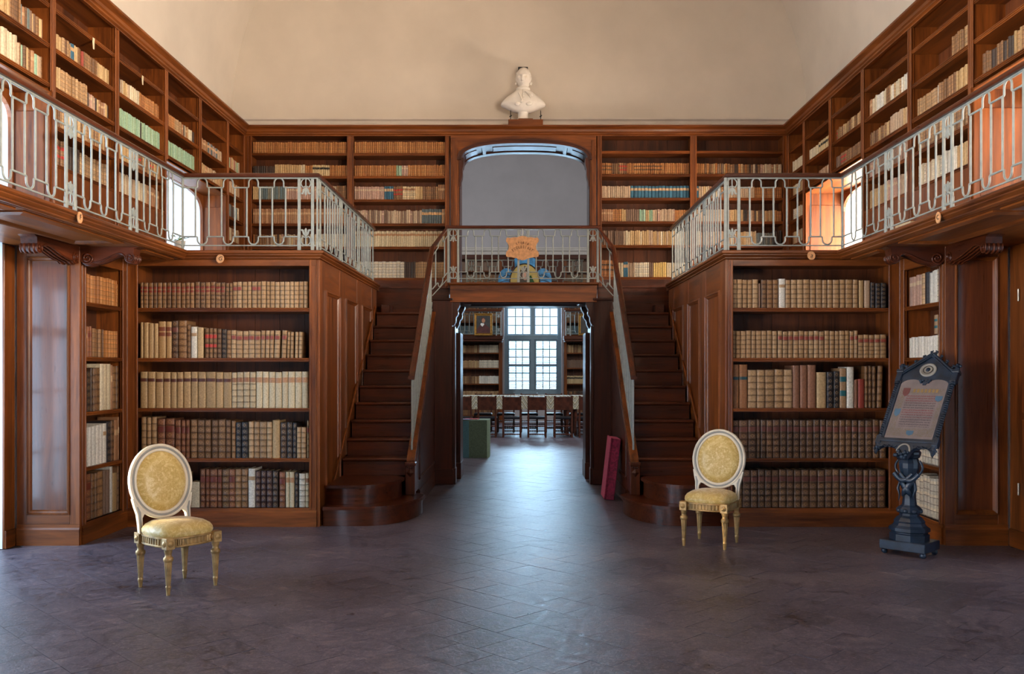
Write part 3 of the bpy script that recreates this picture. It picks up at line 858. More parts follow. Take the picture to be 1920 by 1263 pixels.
# ---------------------------------------------------------------- central portal: piers, bridge, arch
def portal():
    t = thing('portal', 'dark mahogany portal with bridge and arch between the two staircases', 'portal', (0.02, DP, 0))
    ox, oy = 0.02, DP
    def P(nm, mb, mat='ebon_z', **k):
        mb.xf(Matrix.Translation((-ox, -oy, 0))); return part(nm, mb, mat, t, **k)
    for sg, xa, xb in ((-1, -1.167, -0.917), (1, 0.925, 1.187)):
        P('pier', MB().box(xa, xb, DP, DB-0.003, 0, 2.40, 0.004), 'ebon_z')
        P('pier_cap', MB().box(xa-0.012, xb+0.012, DP-0.025, DB-0.003, 2.395, 2.425, 0.008), 'ebon_x')
        P('pier_base', MB().box(xa-0.012, xb+0.012, DP-0.018, DB-0.003, 0, 0.20, 0.006), 'ebon_x')
        xi = xb if sg < 0 else xa          # inner face
        a, c = sorted((xi, xi-sg*0.035))
        P('jamb_pilaster', MB().box(a, c, DP+0.03, DP+0.20, 0.2, 2.06, 0.004), 'ebon_z')
        P('pilaster_base', MB().box(a-0.008, c+0.008, DP+0.02, DP+0.22, 0.0, 0.21, 0.004), 'ebon_z')
        P('jamb_wall', MB().box(*sorted((xi, xi+sg*0.03)), DB-0.02, DW, 0, 2.40), 'ebon_z')
        a, c = sorted((xi, xi-sg*0.065))
        P('jamb_pilaster', MB().box(a, c, DB+0.12, DW+0.06, 0.2, 2.0, 0.004), 'ebon_z')
        P('pilaster_panel', MB().box(a+0.018, c-0.018, DB+0.112, DB+0.125, 0.32, 1.9, 0.006), 'ebon_z')
        P('pilaster_base', MB().box(a-0.008, c+0.008, DB+0.10, DW+0.07, 0.0, 0.22, 0.004), 'ebon_z')
        # scroll consoles below the bridge
        for yy, dx, z1 in ((DP+0.02, 0.075, 2.375), (DB+0.10, 0.105, 2.36)):
            pts = []
            for i in range(15):
                u = i/14; pts.append((xi - sg*(0.02 + dx*(0.5+0.5*cos(u*pi))*(1-0.25*sin(u*2*pi)) + 0.018*abs(sin(u*3*pi))), z1-0.30*u))
            pts += [(xi, z1-0.30), (xi, z1)]
            P('console', MB().ext(pts, 'xz', yy, yy+0.16), 'ebon_z')
    P('fascia', MB().box(-0.945, 0.965, DP-0.01, DP+0.03, 2.372, 2.595, 0.003), 'wood_x')
    P('ledge', MB().sweep([(0, 2.59), (0.018, 2.59), (0.03, 2.602), (0.036, 2.610), (0.036, 2.622), (0.028, 2.629), (-0.06, 2.629), (-0.06, 2.59)], [(-0.962, DP), (0.982, DP)]), 'wood_x')
    P('bridge_deck', MB().box(-0.975, 0.992, DP+0.02, DW+0.1, 2.56, 2.629), 'ebon_x')
    P('bridge_soffit', MB().box(-0.93, 0.95, DP+0.03, DW+0.02, 2.375, 2.40), 'ebon_x')
    m = MB().ring(-0.72, 0.75, DP+0.14, DB-0.02, [(-0.05, 2.376), (-0.045, 2.362), (0.0, 2.356), (0.02, 2.364), (0.03, 2.376)]); m.v = [(x, z, y) for x, y, z in m.v]
    P('soffit_moulding', m, 'ebon_x')
    # arch over the bridge
    cx, a, bh, zs = 0.025, 0.880, 0.245, 4.335
    def arcpt(an, ra=0.0):
        c, s = cos(an), sin(an)
        return (cx + (a+ra)*math.copysign(abs(c)**0.8, c), zs + (bh+ra)*abs(s)**0.8)
    angs = [pi*i/32 for i in range(33)]
    top = [(0.998, 4.68), (0.998, zs)] + [arcpt(an) for an in angs] + [(-0.977, zs), (-0.977, 4.68)]
    P('spandrel', MB().ext(top, 'xz', DB-0.01, DB+0.03), 'wood_x')
    def band(r0, r1, y0, y1, a0=0.0, a1=pi, n=32):
        A = [a0 + (a1-a0)*i/n for i in range(n+1)]
        pts = [arcpt(x, r1) for x in A] + [arcpt(x, r0) for x in A[::-1]]
        return MB().ext(pts, 'xz', y0, y1)
    P('arch_soffit', band(-0.004, 0.03, DB, DW), 'ebon_x')
    P('arch_band', band(-0.022, 0.012, DB-0.035, DB+0.09), 'ebon_x')
    P('arch_band', band(-0.022, 0.012, DW-0.10, DW+0.02), 'ebon_x')
    P('archivolt', band(0.012, 0.034, DB-0.045, DB), 'ebon_x')
    for am, dw in ((pi*0.5, 0), (pi*0.30, 0.035), (pi*0.70, 0.035), (pi*0.06, 0.05), (pi*0.94, 0.05)):
        if dw: P('arch_rib', band(-0.020, 0.01, DB+0.09, DW-0.1, am-dw, am+dw, 4), 'ebon_x')
    for a0, a1 in ((0.36, 0.64), (0.12, 0.25), (0.75, 0.88)):
        P('arch_panel', band(-0.016, 0.0, DB+0.17, DW-0.18, pi*a0, pi*a1, 12), 'ebon_x')
    for sg, xa, xb in ((-1, -0.977, -0.862), (1, 0.912, 0.998)):
        P('arch_pilaster', MB().box(xa, xb, DB-0.012, DB+0.03, 2.62, zs+0.02, 0.004), 'wood_z')
        P('arch_pilaster_bead', MB().box(xa+0.02, xb-0.02, DB-0.024, DB, 2.63, 4.6, 0.006), 'wood_z')
        xi = xb if sg < 0 else xa
        P('arch_jamb', MB().box(*sorted((xi, xi+sg*0.04)), DB, DW, 2.62, zs+0.02), 'ebon_z')
        P('arch_jamb_band', MB().box(*sorted((xi+sg*0.01, xi-sg*0.012)), DB+0.0, DB+0.10, 2.62, 3.98), 'ebon_z')
        pts = [(xi, zs+0.03)]
        for i in range(15):
            u = i/14; pts.append((xi - sg*(0.055*(1-u)**0.7 + 0.012*abs(sin(u*2.5*pi)) + 0.004), zs+0.03-0.40*u))
        pts += [(xi, zs-0.37)]
        P('carved_console', MB().ext(pts, 'xz', DB-0.02, DB+0.14), 'ebon_z')
portal()

# ---------------------------------------------------------------- the two staircases
RISE, RUN, Y3 = 0.187, 0.248, 9.597
def ell(cx, cy, rx, ry, xw, yf, sg, off, yb):
    pts = [(xw, yf-off), (cx, yf-off)]
    for i in range(1, 15):
        a = -pi/2 + (pi/2)*i/14; pts.append((cx + (rx+off)*cos(a), cy + (ry+off)*sin(a)))
    for i in range(1, 7):
        a = (pi/2)*i/6*0.9; pts.append((cx + (rx+off)*cos(a), cy + (0.22+off*0.5)*sin(a)))
    pts += [(xw, yb)]
    return [(sg*-x, y) if sg > 0 else (x, y) for x, y in pts]
def staircase(sg):
    nm = 'left' if sg < 0 else 'right'
    t = thing('staircase', 'dark walnut staircase with two rounded bottom steps, %s of the portal' % nm, 'staircase', (sg*1.55, 9.6, 0))
    off = Matrix.Translation((-sg*1.55, -9.6, 0))
    def P(name, mb, mat, **k): mb.xf(off); return part(name, mb, mat, t, **k)
    # bottom curved steps (described for the left stair, mirrored for the right)
    for k, (cx, cy, rx, ry, yf) in enumerate(((-1.52, 9.50, 0.47, 0.83, 8.67), (-1.60, 9.45, 0.34, 0.63, 8.82))):
        z0 = RISE*k
        P('riser', MB().ext(ell(cx, cy, rx, ry, -XS+0.036, yf, sg, 0.0, 9.75), 'xy', z0+0.001, z0+RISE-0.036, True), 'stair_x')
        P('tread', MB().ext(ell(cx, cy, rx, ry, -XS+0.036, yf, sg, 0.016, 9.75), 'xy', z0+RISE-0.036, z0+RISE-0.030, True)
          .ext(ell(cx, cy, rx, ry, -XS+0.036, yf, sg, 0.028, 9.75), 'xy', z0+RISE-0.030, z0+RISE-0.007)
          .ext(ell(cx, cy, rx, ry, -XS+0.036, yf, sg, 0.020, 9.75), 'xy', z0+RISE-0.007, z0+RISE), 'stair_x')
    xa, xb = sorted((sg*(XS-0.040), sg*1.20))
    for i in range(3, 13):
        y = Y3 + (i-3)*RUN; z = RISE*i
        P('riser', MB().box(xa, xb, y+0.028, y+0.05, z-RISE+0.001, z-0.034), 'stair_x')
        yb = y+RUN+0.05 if i < 12 else DB-0.002
        pr = [(y+0.008, z), (y, z-0.008), (y-0.002, z-0.018), (y+0.004, z-0.029), (y+0.014, z-0.035), (yb, z-0.035), (yb, z)]
        P('tread', MB().ext(pr, 'yz', xa, xb), 'stair_x')
    # two side steps up from the landing, on to the gallery and on to the bridge
    for s2, x0, x1 in ((1, sg*1.885, sg*1.76),):
        P('side_step', MB().box(x0, x1, 12.03, DB-0.003, 2.25, 2.36, 0.008), 'stair_y')
    # string wall on the portal side
    zf = lambda y: 0.52 + (y-9.5)*0.745
    pts = [(9.56, RISE*1+0.002), (9.56, zf(9.56)), (DP-0.02, zf(DP)), (DP-0.02, 0.0), (9.98, 0.0), (9.98, RISE+0.002)]
    a, c = sorted((sg*1.20, sg*1.145))
    P('string_wall', MB().ext(pts, 'yz', a, c), 'stair_z')
    xin = sg*1.145
    m = MB().tube([(xin, 9.60, zf(9.60)-0.09), (xin, DP-0.03, zf(DP-0.03)-0.09)], 0.018, 6)
    m.tube([(xin, 10.0, 0.30), (xin, DP-0.05, 0.30)], 0.02, 6); m.tube([(xin, 10.02, 0.30), (xin, 10.02, zf(10.02)-0.09)], 0.014, 6)
    P('string_moulding', m, 'stair_y')
    P('string_base', MB().box(*sorted((xin, xin-sg*0.014)), 10.0, DP-0.02, 0.0, 0.17, 0.003), 'stair_y')
    cap = [(9.50, zf(9.50)-0.01), (9.50, zf(9.50)+0.035), (DP-0.028, zf(DP-0.028)+0.035), (DP-0.028, zf(DP-0.028)-0.01)]
    P('string_cap', MB().ext(cap, 'yz', *sorted((sg*1.215, sg*1.13))), 'wood_y')
    # newel block
    P('newel_post', MB().box(*sorted((sg*1.225, sg*1.125)), 9.46, 9.56, RISE, 0.52, 0.006)
      .box(*sorted((sg*1.235, sg*1.115)), 9.45, 9.57, 0.49, 0.53, 0.008), 'stair_z')
    dm = MB(); zc = 0.42
    for s in (0,):
        dm.add([(sg*1.175-0.042, 9.458, zc), (sg*1.175, 9.458, zc-0.045), (sg*1.175+0.042, 9.458, zc), (sg*1.175, 9.458, zc+0.045), (sg*1.175, 9.436, zc)], [(0,1,4),(1,2,4),(2,3,4),(3,0,4)])
        for dx in (-0.022, 0.0, 0.022): dm.ball((sg*1.175+dx, 9.455, 0.475), 0.011, 8, 5)
    P('newel_ornament', dm, 'ebon_z')
staircase(-1); staircase(1)

# ---------------------------------------------------------------- painted iron railings
def casting_mesh():
    b = MB(); r = 0.0065
    pts = []
    for sgn in (1,):
        for i in range(25):
            a = radians(-62 + (180+124)*i/24); pts.append((0.046*cos(a), 0, -0.046 + 0.046*sin(a)))
    curlL = [(pts[-1][0] + 0.013 - 0.013*cos(q), 0, pts[-1][2] - 0.002 + 0.013*sin(q)*1.0) for q in [0.5*i for i in range(1, 8)]]
    curlR = [(-x, y, z) for x, y, z in curlL]
    b.tube(curlR[::-1] + pts + curlL, r, 5)
    b.tube([(0, 0, 0), (0, 0, -0.095)], 0.006, 5)
    half = [(0.0, -0.088), (0.018, -0.094), (0.030, -0.112), (0.034, -0.134), (0.047, -0.140), (0.046, -0.150), (0.032, -0.152), (0.020, -0.146), (0.016, -0.128), (0.010, -0.120), (0.010, -0.150), (0.0, -0.166)]
    b.ext(half + [(-x, z) for x, z in half[-2:0:-1]], 'xz', -0.005, 0.005)
    return fixn(b.mesh('scroll_casting'))
CAST = casting_mesh(); CAST.materials.append(M['iron'])
cu_ = CAST.copy(); cu_.name = 'scroll_casting_up'; cu_.transform(Matrix.Diagonal((1, 1, -1, 1))); cu_.flip_normals(); CASTUP = cu_
BARS = {}
def bar_mesh(h, kind):
    k = (round(h, 3), kind)
    if k not in BARS:
        b = MB()
        if kind == 'bar': b.tube([(0, 0, 0), (0, 0, h)], 0.0082, 6)
        else:
            b.box(-0.014, 0.014, -0.007, 0.007, 0.0, h, 0.002); b.box(-0.017, 0.017, -0.009, 0.009, 0.0, 0.10, 0.003)
        BARS[k] = fixn(b.mesh('baluster')); BARS[k].materials.append(M['iron'])
    return BARS[k]
def railing_run(t, org, P0, P1, loops, newels, zb=(GZ, GZ), zr=(3.33, 3.33), pad=(0, 0), amp=0.046, bars=None, single=()):
    P0 = Vector(P0); P1 = Vector(P1); d = P1-P0; L = d.length; d.normalize(); ang = atan2(d.y, d.x)
    ZB = lambda s: zb[0]+(zb[1]-zb[0])*s/L
    ZR = lambda s: zr[0]+(zr[1]-zr[0])*s/L
    W = lambda s, z: (P0.x+d.x*s-org[0], P0.y+d.y*s-org[1], z-org[2])
    edges = sorted([0.0+pad[0]] + [e for n_ in newels for e in (n_-0.066, n_+0.066)] + [L-pad[1]])
    if newels and abs(newels[0]-0.066) < 0.02+pad[0]: edges = edges[1:]
    segs = []
    bounds = [pad[0]] ; 
    cur = pad[0]
    for n_ in sorted(newels):
        segs.append((cur, n_-0.066)); cur = n_+0.066
    segs.append((cur, L-pad[1]))
    for a, c in segs:
        if c-a < 0.05: continue
        lp = [q for q in loops if a < q < c]
        top = [W(a, ZR(a)-0.095)]; bot = [W(a, ZB(a)+0.137)]
        for q in lp:
            for i in range(9):
                an = pi - pi*i/8; s = q + amp*cos(an)
                top.append(W(s, ZR(s)-0.048 + 0.044*sin(an)))
                bot.append(W(s, ZB(s)+0.110 - 0.048*sin(an)))
                if i == 0:
                    top.insert(-1, W(s-0.008, ZR(s)-0.095)); top.insert(-1, W(s, ZR(s)-0.088)); bot.insert(-1, W(s-0.008, ZB(s)+0.137)); bot.insert(-1, W(s, ZB(s)+0.132))
                if i == 8:
                    top += [W(s, ZR(s)-0.088), W(s+0.008, ZR(s)-0.095)]; bot += [W(s, ZB(s)+0.132), W(s+0.008, ZB(s)+0.137)]
        top.append(W(c, ZR(c)-0.095)); bot.append(W(c, ZB(c)+0.137))
        part('looped_top_bar', MB().tube(top, 0.0078, 5), 'iron', t); part('looped_bottom_bar', MB().tube(bot, 0.0078, 5), 'iron', t)
        bl = sorted({round(q+o, 4) for q in lp for o in (-0.0635, 0.0635) if a+0.01 < q+o < c-0.01}) if bars is None else [q for q in bars if a <= q <= c]
        for s in bl:
            h = ZR(s)-0.095-ZB(s)-0.137
            link('baluster', bar_mesh(h, 'bar'), None, t, W(s, ZB(s)+0.137))
    part('bottom_bar', MB().tube([W(pad[0], ZB(pad[0])+0.052), W(L-pad[1], ZB(L-pad[1])+0.052)], 0.0075, 4), 'iron', t)
    part('flat_top_bar', MB().tube([W(0, ZR(0)-0.004), W(L, ZR(L)-0.004)], 0.011, 4), 'iron', t)
    for n_ in newels:
        for e in (-0.064, 0.064):
            h = ZR(n_+e)-ZB(n_+e)
            o = link('newel_bar', bar_mesh(h, 'newel'), None, t, W(n_+e, ZB(n_+e))); o.rotation_euler = (0, 0, ang)
        o = link('scroll_casting', CAST, None, t, W(n_, ZR(n_)-0.008)); o.rotation_euler = (0, 0, ang)
        o = link('scroll_casting', CASTUP, None, t, W(n_, ZB(n_)+0.055)); o.rotation_euler = (0, 0, ang)
    for s in single:
        o = link('newel_bar', bar_mesh(ZR(s)-ZB(s), 'newel'), None, t, W(s, ZB(s))); o.rotation_euler = (0, 0, ang)
HR = [(-0.03, 0.0), (0.03, 0.0), (0.034, 0.012), (0.034, 0.024), (0.026, 0.036), (0.012, 0.042), (-0.012, 0.042), (-0.026, 0.036), (-0.034, 0.024), (-0.034, 0.012)]
def handrail(t, org, path, mat='stair_y'):
    """wooden rail swept along a 3-D path"""
    P = [Vector(p)-Vector(org) for p in path]; v = []; k = len(HR)
    for i, p in enumerate(P):
        ds = []
        if i > 0: ds.append((P[i]-P[i-1]).xy.normalized())
        if i < len(P)-1: ds.append((P[i+1]-P[i]).xy.normalized())
        nn = [Vector((q.y, -q.x)) for q in ds]
        if len(nn) == 2: bb = nn[0]+nn[1]; bb = bb/max(0.3, 1+nn[0].dot(nn[1]))
        else: bb = nn[0]
        for o, z in HR: v.append((p.x+bb.x*o, p.y+bb.y*o, p.z+z))
    m = len(P); b = MB()
    b.add(v, [(i*k+j, (i+1)*k+j, (i+1)*k+(j+1) % k, i*k+(j+1) % k) for i in range(m-1) for j in range(k)])
    b.add(v[:k]+v[-k:], [tuple(range(k)), tuple(range(2*k-1, k-1, -1))])
    grain(part('handrail', b, mat, t), mat[:-1]+'x', mat[:-1]+'y')
def side_rail(sg):
    nm = 'left' if sg < 0 else 'right'
    gx = GXL if sg < 0 else GXR
    xs = sg*XS; ya = 4.2; ye = 11.9
    t = thing('gallery_railing', 'pale iron railing with looped bars and wooden handrail round the %s gallery' % nm, 'railing', (gx, D0, GZ)); org = (gx, D0, GZ)
    g = gx + sg*0.02; xr = xs + sg*0.02; yf = D0+0.02
    nw = [5.46, 6.516, 7.57]
    lp = [6.768, 7.034, 7.300, 7.837, 8.108, 8.370, 5.71, 5.98, 6.25, 4.66, 4.93, 5.20]
    railing_run(t, org, (g, ya), (g, yf), [q-ya for q in lp], [q-ya for q in nw], single=(yf-ya,))
    if sg < 0: cs = [-3.063, -2.814, -2.573, -2.329]; nx = -2.072
    else: cs = [2.909, 2.690, 2.461, 2.234]; nx = 2.002
    f = lambda x: abs(x-g)
    railing_run(t, org, (g, yf), (xr, yf), [f(x) for x in cs], [f(nx)], pad=(0.01, 0.0))
    L = ye-yf
    nn = [0.075, 1.13, 2.19]
    ll = [0.40, 0.64, 0.88, 1.42, 1.66, 1.90, 2.48, 2.72, 2.96]
    railing_run(t, org, (xr, yf), (xr, ye), ll, nn, single=(L,))
    handrail(t, org, [(g, ya, 3.33), (g, yf, 3.33), (xr, yf, 3.33), (xr, ye+0.03, 3.33)])
side_rail(-1); side_rail(1)
def bridge_rail():
    org = (0.01, DP, GZ)
    t = thing('bridge_railing', 'pale iron railing with looped bars across the bridge over the doorway', 'railing', org)
    x0, x1 = -0.97, 0.985
    f = lambda x: x-x0
    railing_run(t, org, (x0, DP+0.02), (x1, DP+0.02), [f(x) for x in (-0.677, -0.465, -0.2525, 0.239, 0.458, 0.673)], [f(-0.905), f(0.008), f(0.916)], amp=0.040)
    handrail(t, org, [(x0-0.03, DP+0.02, 3.33), (x1+0.03, DP+0.02, 3.33)], 'stair_x')
bridge_rail()
def stair_rail(sg):
    nm = 'left' if sg < 0 else 'right'
    X = sg*1.172; y0, y1 = 9.60, 11.72
    t = thing('stair_railing', 'sloping iron stair railing with wooden handrail on the %s staircase' % nm, 'railing', (X, y0, 0.6)); org = (X, y0, 0.6)
    zf = lambda y: 0.555 + (y-9.5)*0.745
    zr0, zr1 = zf(y0)+0.80, zf(y1)+0.84
    L = y1-y0
    lp = [0.16+0.2545*i for i in range(8)]
    railing_run(t, org, (X, y0), (X, y1), lp, [], zb=(zf(y0)+0.018, zf(y1)+0.018), zr=(zr0, zr1), single=(0.0,), amp=0.042)
    xe = sg*0.985
    railing_run(t, org, (X, y1+0.03), (xe, DP+0.02), [0.11], [], zb=(2.40, 2.62), zr=(zr1+0.01, 3.33), amp=0.03, bars=[0.045, 0.165])
    handrail(t, org, [(X, y0-0.05, zr0-0.04), (X, y1+0.02, zr1), (xe, DP+0.02, 3.33)])
stair_rail(-1); stair_rail(1)
# ---------------------------------------------------------------- books
# style: colours, gilt-tooled?, label colour and place (z0, z1), wording
BROWN = [S(134, 98, 64), S(122, 88, 58), S(148, 110, 74), S(112, 80, 54)]
DKBR = [S(112, 82, 60), S(100, 74, 56), S(122, 90, 64)]
ORNG = [S(168, 112, 60), S(158, 102, 54), S(176, 122, 70)]
PALE = [S(172, 138, 100), S(162, 128, 90), S(182, 150, 112)]
STY = {
 'calf':   (BROWN, 1, None, 'gilt-tooled brown calf book'),
 'calfr':  (BROWN, 1, (S(128, 40, 26), ((0.62, 0.69), (0.76, 0.83))), 'brown calf book, two red labels'),
 'calfr1': (DKBR, 1, (S(112, 62, 50), ((0.70, 0.82),)), 'dark brown calf book, faded label'),
 'orange': (ORNG, 1, None, 'tawny gilt-tooled book'),
 'pale':   (PALE, 1, None, 'pale tan gilt-banded book'),
 'paler':  (PALE, 1, (S(142, 62, 48), ((0.68, 0.80),)), 'pale tan book, reddish label'),
 'redlab': (BROWN, 1, (S(186, 40, 28), ((0.36, 0.46), (0.66, 0.78))), 'brown book, two bright red labels'),
 'mahog':  ([S(126, 76, 50), S(134, 84, 56)], 1, (S(108, 44, 30), ((0.66, 0.80),)), 'reddish brown calf book'),
 'plainb': ([S(146, 100, 74), S(138, 92, 66)], 0, None, 'tall plain brown book'),
 'bluelab':([S(164, 112, 70), S(168, 124, 88)], 0, (S(34, 74, 84), ((0.65, 0.72),)), 'tall tan book, blue band label'),
 'teallab':([S(164, 130, 96)], 0, (S(20, 92, 102), ((0.30, 0.44), (0.66, 0.79))), 'tan book, two teal labels'),
 'dark':   ([S(66, 50, 42), S(56, 46, 42), S(72, 52, 40)], 1, None, 'dark brown gilt-tooled book'),
 'black':  ([S(44, 42, 46), S(50, 48, 52)], 1, None, 'black gilt-tooled book'),
 'maroon': ([S(78, 50, 46), S(70, 46, 44)], 1, None, 'dark maroon banded book'),
 'vtan':   ([S(190, 158, 112), S(180, 148, 102), S(198, 168, 122)], 0, None, 'tan vellum book'),
 'vlabel': ([S(188, 156, 110), S(180, 150, 106)], 0, (S(84, 40, 28), ((0.73, 0.82),)), 'tan vellum book, dark label'),
 'vtanred':([S(192, 160, 108), S(186, 150, 100)], 0, (S(126, 66, 40), ((0.60, 0.70), (0.74, 0.85))), 'thick tan vellum book, red labels'),
 'cream':  ([S(208, 192, 160), S(200, 186, 156), S(214, 202, 174)], 0, None, 'cream vellum book'),
 'creaml': ([S(212, 196, 162), S(206, 190, 156), S(200, 184, 150)], 0, (S(178, 130, 90), ((0.70, 0.84),)), 'cream vellum book, tan label'),
 'creamb': ([S(204, 184, 148), S(196, 176, 142)], 1, (S(150, 100, 66), ((0.72, 0.84),)), 'cream banded book, brown label'),
 'white':  ([S(226, 222, 210), S(220, 214, 200)], 0, (S(176, 142, 104), ((0.70, 0.80),)), 'white vellum book, tan label'),
 'whitep': ([S(224, 220, 208), S(216, 214, 204)], 0, None, 'white vellum book'),
 'whiteb': ([S(214, 206, 188), S(206, 198, 180)], 1, None, 'white banded vellum book'),
 'brownp': ([S(166, 120, 84), S(156, 112, 78), S(172, 130, 94)], 0, (S(200, 164, 124), ((0.62, 0.76),)), 'brown paper-covered book'),
 'paper':  ([S(184, 158, 130), S(176, 150, 124), S(192, 168, 140)], 0, None, 'paper-covered book'),
 'pinkp':  ([S(190, 154, 136), S(180, 146, 130)], 0, (S(206, 182, 150), ((0.68, 0.80),)), 'pinkish paper book'),
 'dkpaper':([S(132, 104, 84), S(124, 98, 80)], 0, None, 'dim paper book'),
 'blue':   ([S(46, 98, 124), S(52, 106, 132), S(40, 88, 112)], 0, (S(196, 160, 120), ((0.62, 0.82),)), 'blue book'),
 'slate':  ([S(82, 94, 98), S(88, 100, 104)], 0, (S(206, 160, 110), ((0.60, 0.78),)), 'slate book'),
 'bluegr': ([S(96, 116, 122), S(110, 124, 124), S(130, 130, 118)], 0, None, 'blue grey book'),
 'green':  ([S(152, 186, 160), S(140, 176, 150), S(164, 194, 168), S(148, 176, 144)], 0, None, 'pale green book'),
 'red':    ([S(158, 62, 48)], 0, None, 'red book'),
 'yellow': ([S(222, 190, 118), S(214, 182, 110)], 0, None, 'yellow book'),
 'vblack': ([S(206, 182, 138), S(200, 176, 132)], 0, (S(38, 34, 30), ((0.62, 0.80),)), 'vellum book, black label'),
 'calfblk':(ORNG, 1, (S(40, 34, 30), ((0.40, 0.47), (0.70, 0.77))), 'tawny book, black labels'),
}
MIXB = ['calf', 'calf', 'orange', 'pale', 'vtan', 'paper', 'dark', 'calf']
MIXP = ['paper', 'vtan', 'paper', 'brownp', 'cream', 'calf', 'pinkp']
MIXL = ['cream', 'vtan', 'whiteb', 'paper', 'pale', 'cream']
rb = random.Random(11)

# one unit-size binding (x -.5...5, spine at y = 0, z 0...1) shared by all single books
def unit_book(bands):
    b = MB(); n = 6
    def ring(z, out):
        r = []
        for i in range(n+1):
            a = pi*i/n; r.append((-0.5*cos(a)*(1+0.0*out), -0.02*out - 0.045*sin(a) + 0.05, z))
        return r
    zs = [(0.0, 0.2), (0.012, 0.0)]
    if bands:
        for c in (1/6, 2/6, 3/6, 4/6, 5/6): zs += [(c-0.014, 0.0), (c-0.007, 0.55), (c+0.007, 0.55), (c+0.014, 0.0)]
    zs += [(0.988, 0.0), (1.0, 0.2)]
    v = []
    for z, o in zs: v += ring(z, o)
    m = n+1
    b.add(v, [(i*m+k, i*m+k+1, (i+1)*m+k+1, (i+1)*m+k) for i in range(len(zs)-1) for k in range(n)], True)
    # boards
    for x0, x1 in ((-0.5, -0.44), (0.44, 0.5)): b.box(x0, x1, 0.05, 1.0, 0.0, 1.0)
    b.box(-0.45, 0.45, 0.045, 0.06, 0.0, 0.985)
    return fixn(b.mesh('binding'))
UB_G, UB_P = unit_book(True), unit_book(False)
UB_G.materials.append(M['leather_gilt']); UB_P.materials.append(M['leather_plain'])
PAGES = MB().box(-0.435, 0.435, 0.06, 0.97, 0.012, 0.975).mesh('page_block'); PAGES.materials.append(M['paper'])
def label_mesh(z0, z1):
    b = MB(); n = 6; v = []
    for z in (z0, z1):
        for i in range(n+1):
            a = pi*(0.06+0.88*i/n); v.append((-0.505*cos(a), -0.012 - 0.045*sin(a) + 0.05, z))
    b.add(v, [(k, k+1, n+1+k+1, n+1+k) for k in range(n)], True); return b.mesh('title_label')
LBL = {}
def objcol(w_):
    pass
def lab_mat():
    w = NT('title_label_leather'); oi = w.n('ShaderNodeObjectInfo')
    n = w.noise(w.coord('Object', (3, 3, 14), 9.0), 3, 3)
    k = w.ramp(n, (0.35, (0.7, 0.7, 0.7, 1)), (0.65, (1.1, 1.1, 1.1, 1)))
    w.set(Base_Color=w.mix(1.0, oi.outputs['Color'], k, 'MULTIPLY'), Roughness=0.45); return w.m
LMAT = lab_mat()
NBOOK = [0]
def one_book(style, M0, x, y, z, w, dep, h, lean, label, group):
    cols, gilt, lab, look = STY[style]
    o = bpy.data.objects.new('book', UB_G if gilt else UB_P); COL.objects.link(o)
    c = rb.choice(cols); f = rb.uniform(0.88, 1.08); o.color = (c[0]*f, c[1]*f, c[2]*f, 1)
    o.matrix_world = M0 @ Matrix.Translation((x, y, z)) @ Matrix.Rotation(lean, 4, 'Y') @ Matrix.Diagonal((w, dep, h, 1))
    tag(o, label, 'book', group); NBOOK[0] += 1
    p = bpy.data.objects.new('page_block', PAGES); COL.objects.link(p); p.parent = o
    if lab:
        for zz in lab[1]:
            if zz not in LBL: LBL[zz] = label_mesh(*zz); LBL[zz].materials.append(LMAT)
            q = bpy.data.objects.new('title_label', LBL[zz]); COL.objects.link(q); q.parent = o; q.color = lab[0]
    return o

KB = (D0+0.04)/FPX
ROWN = ['top shelf', 'second shelf', 'third shelf', 'fourth shelf', 'bottom shelf']
def zoom_row(sc, x0, y0, items, zshelf, where, row, group, from_right=False):
    """items: (style, xa, xb, top) in the numbers read off the photograph, turned into metres on the shelf"""
    n = len(items)
    for i, it in enumerate(items):
        st, xa, xb, tp = it[:4]; lean = it[4] if len(it) > 4 else 0.0
        X0 = ((xa/sc + x0) - 980)*KB; X1 = ((xb/sc + x0) - 980)*KB
        h = 1.5 + (692 - (tp/sc + y0))*KB - zshelf
        lo, hi = (-3.667, -2.037) if X0 < 0 else (2.006, 3.487)
        X0 = max(X0, lo); X1 = min(X1, hi)
        k = (n-i) if from_right else (i+1)
        side = 'right' if from_right else 'left'
        lab = '%s, %s from %s, %s, %s' % (STY[st][3], ordinal(k), side, ROWN[row], where)
        w = max(0.018, X1-X0-0.002)
        one_book(st, Matrix.Identity(4), (X0+X1)/2, D0+0.035+rb.uniform(0, 0.008), zshelf+0.0005+0.55*w*abs(lean), w, min(0.36, h*rb.uniform(0.62, 0.72)), h*rb.uniform(0.995, 1.003), lean, lab, group)
def seq(style, starts, end, top):
    e = starts[1:] + [end]
    return [(style, a, b_-3, top + rb.uniform(-4, 4)) for a, b_ in zip(starts, e)]
WL, WR = 'bookcase left of stairs', 'bookcase right of stairs'
GL, GR = 'old bindings in the bookcase left of the stairs', 'old bindings in the bookcase right of the stairs'
sc = 5.3333
r1 = seq('calfr', [103,153,202,250,293,340,385,432,482,528,575,620], 663, 158) + seq('calfr', [668,720,775,822,872,928], 974, 152) + seq('calf', [974,1012], 1046, 160) \
   + seq('paler', [1046,1092], 1140, 152) + seq('pale', [1142,1193], 1234, 150) + seq('paler', [1237,1290], 1331, 150) + seq('pale', [1332,1382,1420,1470,1518,1565,1618,1660,1710,1757], 1803, 147)
zoom_row(sc, 240, 500, r1, SHL[0], WL, 0, GL)
